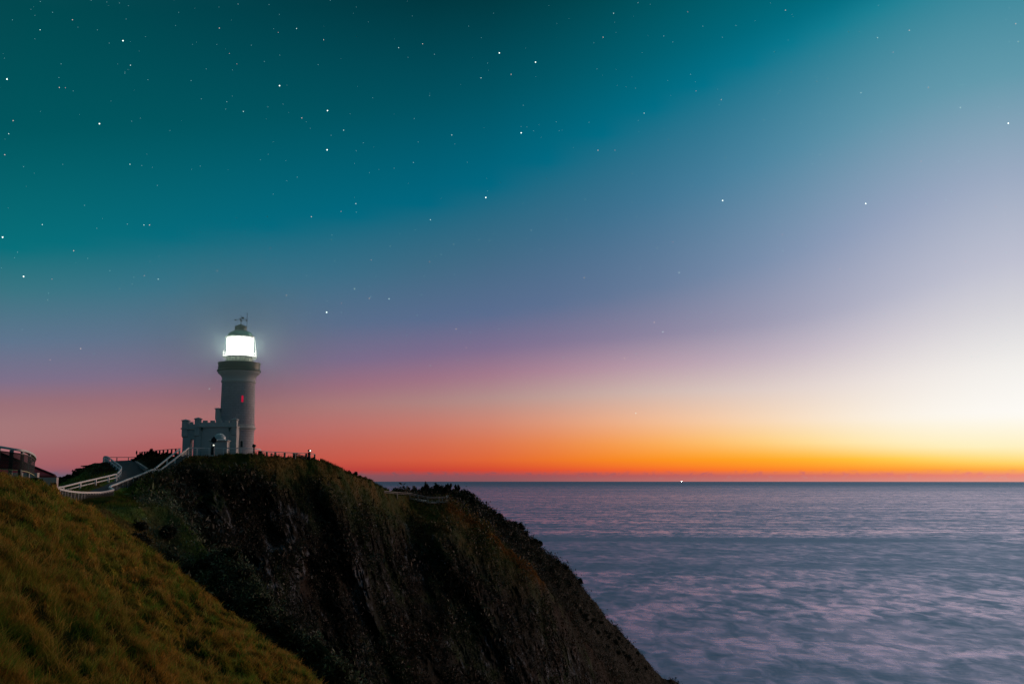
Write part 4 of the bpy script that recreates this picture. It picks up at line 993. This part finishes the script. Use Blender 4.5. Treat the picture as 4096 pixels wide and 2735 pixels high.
# ================================================================== SEA
rings = np.concatenate([np.linspace(60, 1200, 40), np.geomspace(1300, 35000, 60)])
na = 240; th = np.linspace(0, 2*np.pi, na, endpoint=False)
xs = np.concatenate([[0], (rings[:, None]*np.sin(th)).ravel()]); ys_ = np.concatenate([[0], (rings[:, None]*np.cos(th)).ravel()])
v = np.stack([xs, ys_, np.full(len(xs), SEA_Z)], -1)
f3 = np.stack([np.zeros(na, int), 1+np.arange(na), 1+(np.arange(na)+1) % na], -1)
i = (np.arange(len(rings)-1)[:, None]*na); j = np.arange(na)[None, :]; j2 = (j+1) % na
f4 = np.stack([1+i+j, 1+i+na+j, 1+i+na+j2, 1+i+j2], -1).reshape(-1, 4)
def mat_sea():
    m, nt, b = new_mat('sea_water'); L = nt.links.new; N_ = nt.nodes.new
    geo = N_('ShaderNodeNewGeometry')
    def noise(sx, sy, det, rough=.55, dist=0, w=0):
        mp = N_('ShaderNodeMapping'); mp.inputs['Scale'].default_value = (1/sx, 1/sy, 1); mp.inputs['Location'].default_value = (w, w*.7, 0); L(geo.outputs['Position'], mp.inputs['Vector'])
        n = N_('ShaderNodeTexNoise'); n.inputs['Scale'].default_value = 1; n.inputs['Detail'].default_value = det; n.inputs['Roughness'].default_value = rough; n.inputs['Distortion'].default_value = dist
        L(mp.outputs[0], n.inputs['Vector']); return n.outputs['Fac']
    def math_(op, a, b_=None, c_=None):
        n = N_('ShaderNodeMath'); n.operation = op
        for k, x in enumerate((a, b_, c_)):
            if x is None: continue
            if isinstance(x, (int, float)): n.inputs[k].default_value = x
            else: L(x, n.inputs[k])
        return n.outputs[0]
    def ramp(x, a, b_, lo=0, hi=1):
        n = N_('ShaderNodeMapRange'); n.interpolation_type = 'SMOOTHSTEP'; L(x, n.inputs['Value'])
        for k, q in zip(('From Min', 'From Max', 'To Min', 'To Max'), (a, b_, lo, hi)): n.inputs[k].default_value = q
        return n.outputs[0]
    small = noise(12, 24, 5, .58, .6); mid_ = noise(50, 85, 5, .55, .8, 3); big = noise(1400, 230, 3, .5, 1.0, 9); lines = noise(2600, 60, 4, .5, .3, 20)
    dist = N_('ShaderNodeVectorMath'); dist.operation = 'LENGTH'; L(geo.outputs['Position'], dist.inputs[0]); D_ = dist.outputs['Value']
    # pale aerated streaks, calmer water in between
    s_ = math_('ADD', math_('MULTIPLY', ramp(small, .34, .68), .6), math_('MULTIPLY', ramp(mid_, .38, .62), .4))
    band = math_('MULTIPLY', ramp(D_, 800, 1150), ramp(D_, 1720, 1540))       # dark wind band
    band2 = ramp(big, .40, .62)
    farl = math_('MULTIPLY', ramp(D_, 1500, 1800), ramp(lines, .50, .70))
    fac = math_('MULTIPLY', s_, math_('SUBTRACT', 1.0, math_('MULTIPLY', math_('MULTIPLY', band, ramp(big, .30, .60, 1.0, .5)), .85)))
    fac = math_('ADD', math_('MULTIPLY', fac, ramp(band2, 0, 1, .65, 1)), math_('MULTIPLY', farl, .35))
    fac = math_('ADD', fac, .10); fac = math_('ADD', fac, ramp(D_, 1700, 5000, 0, .12)); fac = math_('SUBTRACT', fac, ramp(D_, 5000, 20000, 0, .65)); mixf = math_('MAXIMUM', math_('MINIMUM', fac, 1.0), 0.0)
    mx = N_('ShaderNodeMixRGB'); mx.inputs[1].default_value = (.012, .06, .075, 1); mx.inputs[2].default_value = (.42, .30, .40, 1); L(mixf, mx.inputs[0])
    df = N_('ShaderNodeBsdfDiffuse'); L(mx.outputs[0], df.inputs['Color'])
    gx = N_('ShaderNodeMixRGB'); gx.inputs[1].default_value = (.30, .38, .47, 1); gx.inputs[2].default_value = (.76, .61, .74, 1); L(mixf, gx.inputs[0])
    gs = N_('ShaderNodeBsdfGlossy'); L(gx.outputs[0], gs.inputs['Color']); L(ramp(fac, 0, 1, .42, .22), gs.inputs['Roughness']); gs.distribution = 'MULTI_GGX'
    lw = N_('ShaderNodeFresnel'); lw.inputs['IOR'].default_value = 1.333
    fr = ramp(lw.outputs[0], 0, .7, .55, .95)
    ms = N_('ShaderNodeMixShader'); L(fr, ms.inputs[0]); L(df.outputs[0], ms.inputs[1]); L(gs.outputs[0], ms.inputs[2])
    nt.nodes.remove(b); L(ms.outputs[0], nt.nodes['Material Output'].inputs['Surface'])
    bp = N_('ShaderNodeBump'); bp.inputs['Strength'].default_value = .35; bp.inputs['Distance'].default_value = 1.2
    hgt = math_('ADD', noise(9, 3.5, 4), math_('MULTIPLY', small, 1.5)); L(hgt, bp.inputs['Height'])
    fade = ramp(D_, 400, 2500, .22, .0); L(fade, bp.inputs['Strength']); L(bp.outputs[0], gs.inputs['Normal']); L(bp.outputs[0], df.inputs['Normal'])
    return m
sea = np_mesh('sea', v, [f3[:, ::-1], f4[:, ::-1]], mat_sea(), None, None, True); tag(sea, kind='structure')
me = sea.data; me.flip_normals() if me.polygons[5].normal.z < 0 else None

# boat on the horizon
bo = Vector(P(2727, 1925.2, 28000)); bo.z = SEA_Z
BT = empty('boat', bo, 'distant vessel on the horizon showing a single bright white light', 'boat')
m = MB(); hp = [(-24, 0, 5), (-22, 4.5, 5), (14, 5, 5), (26, 0, 6.5), (14, -5, 5), (-22, -4.5, 5)]; kp2 = [(-21, 0, -1), (-20, 3, -1), (12, 3.2, -1), (20, 0, -1), (12, -3.2, -1), (-20, -3, -1)]
m.v += hp+kp2; m.f += [(0, 1, 2, 3, 4, 5), (11, 10, 9, 8, 7, 6)]+[(i, (i+1) % 6, 6+(i+1) % 6, 6+i) for i in range(6)]
m.build('hull', M['darkpost'], BT, smooth=False)
MB().box((-12, 0, 8.5), (10, 7, 7), taper=.85).box((-12, 0, 13.5), (6, 5, 3)).build('cabin', M['paint'], BT, smooth=False)
MB().tube((-4, 0, 5), (-4, 0, 19), .4, .2, 6).build('mast', M['post'], BT)
bm = bmesh.new(); bmesh.ops.create_icosphere(bm, subdivisions=2, radius=5.5); me = bpy.data.meshes.new('masthead_lamp'); bm.to_mesh(me); bm.free(); me.materials.append(M['boatlamp']); lo = link(bpy.data.objects.new('masthead_lamp', me), BT); lo.location = (-4, 0, 21)

# ================================================================== STARS
SR = 30000.0
def star_mesh(rad_, mat, name='star'):
    bm = bmesh.new(); bmesh.ops.create_icosphere(bm, subdivisions=1, radius=rad_); me = bpy.data.meshes.new(name); bm.to_mesh(me); bm.free(); me.materials.append(mat); return me
K = 4096/2348
brightS = [(1228, 143), (228, 284), (1114, 453), (1657, 460), (1985, 467), (2312, 283), (1145, 122), (1195, 305), (641, 197), (751, 254), (750, 344), (16, 182), (6, 544), (282, 94), (54, 634), (749, 716)]
midS = [(2012, 87), (1801, 24), (1407, 31), (1383, 86), (1477, 260), (1654, 229), (1974, 213), (2129, 201), (2202, 247), (2085, 70), (2335, 96), (30, 277), (20, 307), (11, 355), (92, 69), (166, 46), (299, 150), (136, 201), (298, 377), (498, 621), (558, 256), (692, 271), (788, 299), (742, 92), (914, 110), (969, 101), (1103, 179), (1172, 171), (680, 66), (503, 65), (1036, 310), (1371, 345), (816, 467), (714, 497), (987, 504), (1340, 637), (1557, 625), (1500, 739), (1520, 761), (1432, 821), (1458, 947), (1046, 754), (892, 685), (847, 684), (813, 662), (657, 677), (330, 516), (343, 516), (363, 640), (169, 575), (97, 515), (185, 799), (480, 891), (2329, 55)]
faintS = [(996, 125), (638, 75), (546, 10), (526, 123), (520, 234), (1410, 345), (948, 373), (782, 485), (1218, 528), (851, 596), (711, 717), (685, 740), (292, 514), (331, 632), (274, 662), (119, 640), (109, 688), (115, 825), (987, 838), (1069, 797), (1144, 754), (620, 569), (703, 632), (1543, 555), (1507, 569), (1794, 538), (1795, 575), (1926, 617), (2307, 579), (2214, 600), (2169, 459), (2283, 474), (1880, 355), (1596, 209), (1522, 83), (1577, 28), (1463, 7), (2048, 120), (1873, 187), (2112, 370), (2198, 370), (150, 202), (750, 690), (783, 695), (783, 716), (543, 147), (1040, 560), (985, 600)]
def stars(lst, mats, rad_, lab, grp):
    ms = [star_mesh(rad_, m_) for m_ in mats]
    for k, (x_, y_) in enumerate(lst):
        o = bpy.data.objects.new('star', ms[k % len(ms)]); link(o); o.location = P(x_*K, y_*K, SR/1.12); tag(o, lab, 'star', grp)
stars(brightS, [emit('star_white', (.85, 1, .9), 2.3)], 17.5, 'one of the brightest white stars scattered over the dusk sky', 'brightest stars')
stars(midS, [emit('star_mid', (.7, .95, .9), 1.45), emit('star_warm', (1, .72, .62), 1.2)], 10.5, 'small clearly visible star in the dusk sky, dimmer than the brightest ones', 'medium stars')
stars(faintS, [emit('star_faint', (.5, .8, .85), .9), emit('star_faint_warm', (.9, .55, .55), .9)], 8.5, 'faint pinprick star in the dusk sky', 'faint stars')
bm = bmesh.new(); rg2 = random.Random(3)
from mathutils import Matrix
for k in range(480):
    u = rg2.uniform(-400, 4500); v_ = 1450*rg2.random()**1.25; 
    q = P(u, v_, SR/1.12); bmesh.ops.create_icosphere(bm, subdivisions=1, radius=rg2.uniform(4, 8.5), matrix=Matrix.Translation(q))
me = bpy.data.meshes.new('star_dust'); bm.to_mesh(me); bm.free(); me.materials.append(emit('star_dust_glow', (.35, .75, .8), .8)); tag(link(bpy.data.objects.new('star_dust', me)), 'countless barely visible stars across the upper dusk sky', 'stars', kind='stuff')

# ================================================================== LAMP GLOW (thin scattering ball added to make the halo round the lantern)
bm = bmesh.new(); bmesh.ops.create_icosphere(bm, subdivisions=3, radius=25); me = bpy.data.meshes.new('lamp_halo'); bm.to_mesh(me); bm.free()
mm = bpy.data.materials.new('lamp_halo_air'); mm.use_nodes = True; nt = mm.node_tree; nt.nodes.clear()
tc = nt.nodes.new('ShaderNodeTexCoord'); ln_ = nt.nodes.new('ShaderNodeVectorMath'); ln_.operation = 'LENGTH'; nt.links.new(tc.outputs['Object'], ln_.inputs[0])
mr = nt.nodes.new('ShaderNodeMapRange'); mr.inputs['From Min'].default_value = 2; mr.inputs['From Max'].default_value = 24; mr.inputs['To Min'].default_value = 1; mr.inputs['To Max'].default_value = 0; nt.links.new(ln_.outputs['Value'], mr.inputs['Value'])
pw = nt.nodes.new('ShaderNodeMath'); pw.operation = 'POWER'; pw.inputs[1].default_value = 2.4; nt.links.new(mr.outputs[0], pw.inputs[0])
ml = nt.nodes.new('ShaderNodeMath'); ml.operation = 'MULTIPLY'; ml.inputs[1].default_value = .026; nt.links.new(pw.outputs[0], ml.inputs[0])
pv = nt.nodes.new('ShaderNodeVolumePrincipled'); pv.inputs['Color'].default_value = (.72, 1.0, .93, 1); pv.inputs['Anisotropy'].default_value = .1; nt.links.new(ml.outputs[0], pv.inputs['Density'])
out = nt.nodes.new('ShaderNodeOutputMaterial'); nt.links.new(pv.outputs[0], out.inputs['Volume'])
me.materials.append(mm); hz = link(bpy.data.objects.new('lamp_halo_haze', me)); hz.location = (lx, ly, BZ+(zl0+zl1)/2); tag(hz, kind='stuff')

# ================================================================== WORLD
SUN_AZ = 30.0
w = bpy.data.worlds.new('World'); scene.world = w; w.use_nodes = True; nt = w.node_tree; nt.nodes.clear(); L = nt.links.new; NN = nt.nodes.new
tc = NN('ShaderNodeTexCoord'); nrm = NN('ShaderNodeVectorMath'); nrm.operation = 'NORMALIZE'; L(tc.outputs['Generated'], nrm.inputs[0])
sx = NN('ShaderNodeSeparateXYZ'); L(nrm.outputs[0], sx.inputs[0])
def mth(op, a, b_=None):
    n = NN('ShaderNodeMath'); n.operation = op
    for k, x in enumerate((a, b_)):
        if x is None: continue
        if isinstance(x, (int, float)): n.inputs[k].default_value = x
        else: L(x, n.inputs[k])
    return n.outputs[0]
el = mth('MULTIPLY', mth('ARCSINE', sx.outputs['Z']), 180/math.pi)
azr = mth('MULTIPLY', mth('ARCTAN2', sx.outputs['X'], sx.outputs['Y']), 180/math.pi)
# distance in azimuth from the dawn point, 0..180
dd = mth('ABSOLUTE', mth('SUBTRACT', azr, SUN_AZ)); dd = mth('SUBTRACT', 180.0, mth('ABSOLUTE', mth('SUBTRACT', 180.0, dd)))
# low cloud bank on the horizon: small bumps along its top
cmb = NN('ShaderNodeCombineXYZ'); L(mth('MULTIPLY', azr, 2.2), cmb.inputs[0]); L(mth('MULTIPLY', el, 5.0), cmb.inputs[1])
cn = NN('ShaderNodeTexNoise'); cn.inputs['Scale'].default_value = 1.0; cn.inputs['Detail'].default_value = 5; L(cmb.outputs[0], cn.inputs['Vector'])
lowm = NN('ShaderNodeMapRange'); lowm.interpolation_type = 'SMOOTHSTEP'; L(el, lowm.inputs['Value']); lowm.inputs['From Min'].default_value = .34; lowm.inputs['From Max'].default_value = .60; lowm.inputs['To Min'].default_value = 1; lowm.inputs['To Max'].default_value = 0
bump = mth('MULTIPLY', mth('MAXIMUM', mth('SUBTRACT', cn.outputs['Fac'], .52), 0.0), -.8)
el2 = mth('ADD', el, mth('MULTIPLY', bump, lowm.outputs[0]))
# soft wandering of the colour bands
cmb2 = NN('ShaderNodeCombineXYZ'); L(mth('MULTIPLY', azr, .03), cmb2.inputs[0]); L(mth('MULTIPLY', el, .11), cmb2.inputs[1])
cn2 = NN('ShaderNodeTexNoise'); cn2.inputs['Scale'].default_value = 1.0; cn2.inputs['Detail'].default_value = 2; L(cmb2.outputs[0], cn2.inputs['Vector'])
E0, ER = -1.0, 76.0
pos = mth('DIVIDE', mth('SUBTRACT', el2, E0), ER)
# sky colours measured along seven bearings; every row holds the same sequence of bands (teal, slate, mauve, salmon, orange, bank)
SKY = {
 0:    ([0, 500, 1000, 1160, 1370, 1525, 1615, 1705, 1770, 1830, 1865, 1885, 1893, 1901, 1912, 1925], '004a50 00565e 08707a 3a7582 60758e 7e708a 997078 a4787a a57678 a2686e 9c646c 8e6270 80626f 6d6478 696478 66647a'),
 900:  ([0, 480, 930, 1140, 1320, 1475, 1575, 1630, 1710, 1790, 1850, 1880, 1893, 1901, 1912, 1925], '00404a 00545f 046a7e 38728a 5c7088 7a6d88 966a78 a66c6e ae6668 b25a58 b6504e a6444a a24248 7e5058 7a525a 74545c'),
 1900: ([0, 400, 800, 1050, 1270, 1400, 1500, 1600, 1690, 1770, 1840, 1876, 1893, 1901, 1912, 1925], '00343c 005060 006680 406882 586a8e 7c6a8c 9e7286 ae8884 c87c6c d66c50 dc5c3a d0442e c83c40 905058 845058 7e5058'),
 2500: ([0, 250, 500, 850, 1180, 1350, 1470, 1567, 1680, 1770, 1835, 1876, 1893, 1901, 1912, 1925], '004c56 005c6c 006c84 3c7090 607594 887e9a b898a6 ceb4aa f2b48a fca04c ff9020 f86c2c ea4838 b85a58 b05a58 b06a68'),
 3100: ([0, 115, 230, 650, 1050, 1300, 1430, 1560, 1680, 1760, 1825, 1876, 1893, 1901, 1912, 1925], '006474 006a7e 04748c 4c86a2 7a90ae 9c9ab2 beb0be e0cec8 f8dab8 ffd684 ffb024 ff8a24 f85c38 cc6c64 c8706a c47a74'),
 3600: ([-100, -40, 20, 450, 880, 1200, 1350, 1520, 1670, 1780, 1835, 1876, 1893, 1901, 1912, 1925], '046878 0a7488 1a8294 6497ac 98a4c0 b8bacc d4ced6 eee6e2 fbf5ea fff0c0 ffd04a ffa030 ff7448 e47c6a e08878 da8c80'),
 4096: ([-300, -250, -200, 250, 650, 1000, 1200, 1450, 1650, 1790, 1850, 1878, 1893, 1901, 1912, 1925], '247c90 288094 308498 629aac 9cacc2 c0c2d2 d4d4da f0efec fbf9f5 fdf0c0 fedc74 ffb04c ff8a62 ea8c7c e89a88 e0988a'),
}
_u = np.array(sorted(SKY)); _v = np.array([SKY[k][0] for k in _u], float); _c = np.array([[srgb(h) for h in SKY[k][1].split()] for k in _u])**(1/2.2)
_g = np.arange(-1200, 5400, 20.0)
_k = np.exp(-.5*(np.arange(-40, 41)*20/230.0)**2); _k /= _k.sum()
_sm = lambda a: np.convolve(np.pad(a, 40, 'edge'), _k, 'valid')
_V = [_sm(np.interp(_g, _u, _v[:, q])) for q in range(16)]; _C = [[_sm(np.interp(_g, _u, _c[:, q, ch])) for ch in range(3)] for q in range(16)]
COLS = []
for u in (4096, 3930, 3770, 3600, 3420, 3240, 3060, 2860, 2650, 2430, 2200, 1960, 1700, 1400, 1050, 650, 250, 0):
    COLS.append((u, [(float(np.interp(u, _g, _V[q])), tuple(float(np.interp(u, _g, _C[q][ch]))**2.2 for ch in range(3))) for q in range(16)]))
def make_ramp(stops):
    r_ = NN('ShaderNodeValToRGB'); cr = r_.color_ramp; cr.interpolation = 'LINEAR'
    while len(cr.elements) > 1: cr.elements.remove(cr.elements[-1])
    stops = sorted(stops)
    for k, (p_, c_) in enumerate(stops):
        if k == 0: cr.elements[0].position = p_; e_ = cr.elements[0]
        else: e_ = cr.elements.new(p_)
        e_.color = (*c_, 1)
    L(pos, r_.inputs['Fac']); return r_.outputs['Color']
cur = None; prevd = None
for u, st in COLS:
    dlt = SUN_AZ-float(az_of(u, 1915)); ss = []
    for v_, h_ in st:
        x_, y_, z_ = ray(u, v_); e_ = math.degrees(math.atan2(float(z_), float(np.hypot(x_, y_)))); ss.append(((e_-E0)/ER, h_))
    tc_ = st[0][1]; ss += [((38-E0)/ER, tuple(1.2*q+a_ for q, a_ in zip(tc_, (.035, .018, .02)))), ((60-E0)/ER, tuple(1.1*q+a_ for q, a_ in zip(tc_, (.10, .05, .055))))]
    rc = make_ramp(ss)
    if cur is None: cur = rc
    else:
        mr = NN('ShaderNodeMapRange'); L(dd, mr.inputs['Value']); mr.inputs['From Min'].default_value = prevd; mr.inputs['From Max'].default_value = dlt
        mx = NN('ShaderNodeMixRGB'); L(mr.outputs[0], mx.inputs[0]); L(cur, mx.inputs[1]); L(rc, mx.inputs[2]); cur = mx.outputs[0]
    prevd = dlt
# away from the dawn: night side
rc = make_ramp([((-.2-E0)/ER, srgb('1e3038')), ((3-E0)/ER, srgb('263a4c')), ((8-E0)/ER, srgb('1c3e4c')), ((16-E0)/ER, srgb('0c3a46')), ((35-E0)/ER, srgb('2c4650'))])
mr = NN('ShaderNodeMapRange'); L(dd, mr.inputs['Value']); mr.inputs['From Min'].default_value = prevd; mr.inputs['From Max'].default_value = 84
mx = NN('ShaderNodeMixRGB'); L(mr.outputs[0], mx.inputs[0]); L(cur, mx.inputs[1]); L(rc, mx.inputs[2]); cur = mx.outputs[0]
# physical twilight sky underneath, and the over-exposed heart of the glow
sky = NN('ShaderNodeTexSky'); sky.sky_type = 'NISHITA'; sky.sun_disc = False; sky.sun_elevation = R(-4.0); sky.sun_rotation = R(SUN_AZ)
g = mth('MULTIPLY', mth('EXPONENT', mth('MULTIPLY', mth('ADD', mth('POWER', mth('DIVIDE', dd, 11.0), 2.0), mth('POWER', mth('DIVIDE', mth('SUBTRACT', el, 4.3), 2.4), 2.0)), -1.0)), .03)
gl = NN('ShaderNodeVectorMath'); gl.operation = 'SCALE'; gl.inputs[0].default_value = (1, .86, .72); L(g, gl.inputs['Scale'])
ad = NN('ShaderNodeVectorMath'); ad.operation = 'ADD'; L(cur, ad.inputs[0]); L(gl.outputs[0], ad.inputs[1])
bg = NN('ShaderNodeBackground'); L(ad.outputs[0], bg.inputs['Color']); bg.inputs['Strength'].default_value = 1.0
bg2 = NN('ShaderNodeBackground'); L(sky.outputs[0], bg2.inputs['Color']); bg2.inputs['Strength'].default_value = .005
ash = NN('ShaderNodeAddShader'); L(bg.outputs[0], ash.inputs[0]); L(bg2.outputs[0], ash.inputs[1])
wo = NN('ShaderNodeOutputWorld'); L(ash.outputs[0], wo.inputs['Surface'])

# dawn glow as a very soft, low sun
sl = bpy.data.lights.new('sun', 'SUN'); sl.energy = 1.0; sl.angle = R(24); sl.color = (1, .60, .44)
so_ = link(bpy.data.objects.new('sun', sl)); d = Vector((math.sin(R(52))*math.cos(R(9)), math.cos(R(52))*math.cos(R(9)), math.sin(R(9))))
so_.rotation_euler = d.to_track_quat('Z', 'Y').to_euler()

# ================================================================== CAMERA
cam = bpy.data.cameras.new('camera'); cam.lens = 35; cam.sensor_width = 36; cam.clip_start = .3; cam.clip_end = 120000
co = link(bpy.data.objects.new('camera', cam)); co.location = (0, 0, 0); co.rotation_euler = (math.pi/2+PITCH, 0, 0); scene.camera = co
scene.view_settings.view_transform = 'Standard'; scene.view_settings.look = 'None'; scene.view_settings.exposure = 0; scene.view_settings.gamma = 1
scene.cycles.use_denoising = True
scene.cycles.transparent_max_bounces = 8; scene.cycles.max_bounces = 6; scene.cycles.volume_bounces = 0
for nm in ('star_white', 'star_mid', 'star_warm', 'star_faint', 'star_faint_warm', 'star_dust_glow', 'masthead_glow'):
    bpy.data.materials[nm].cycles.emission_sampling = 'NONE'
print('objects', len(scene.objects))
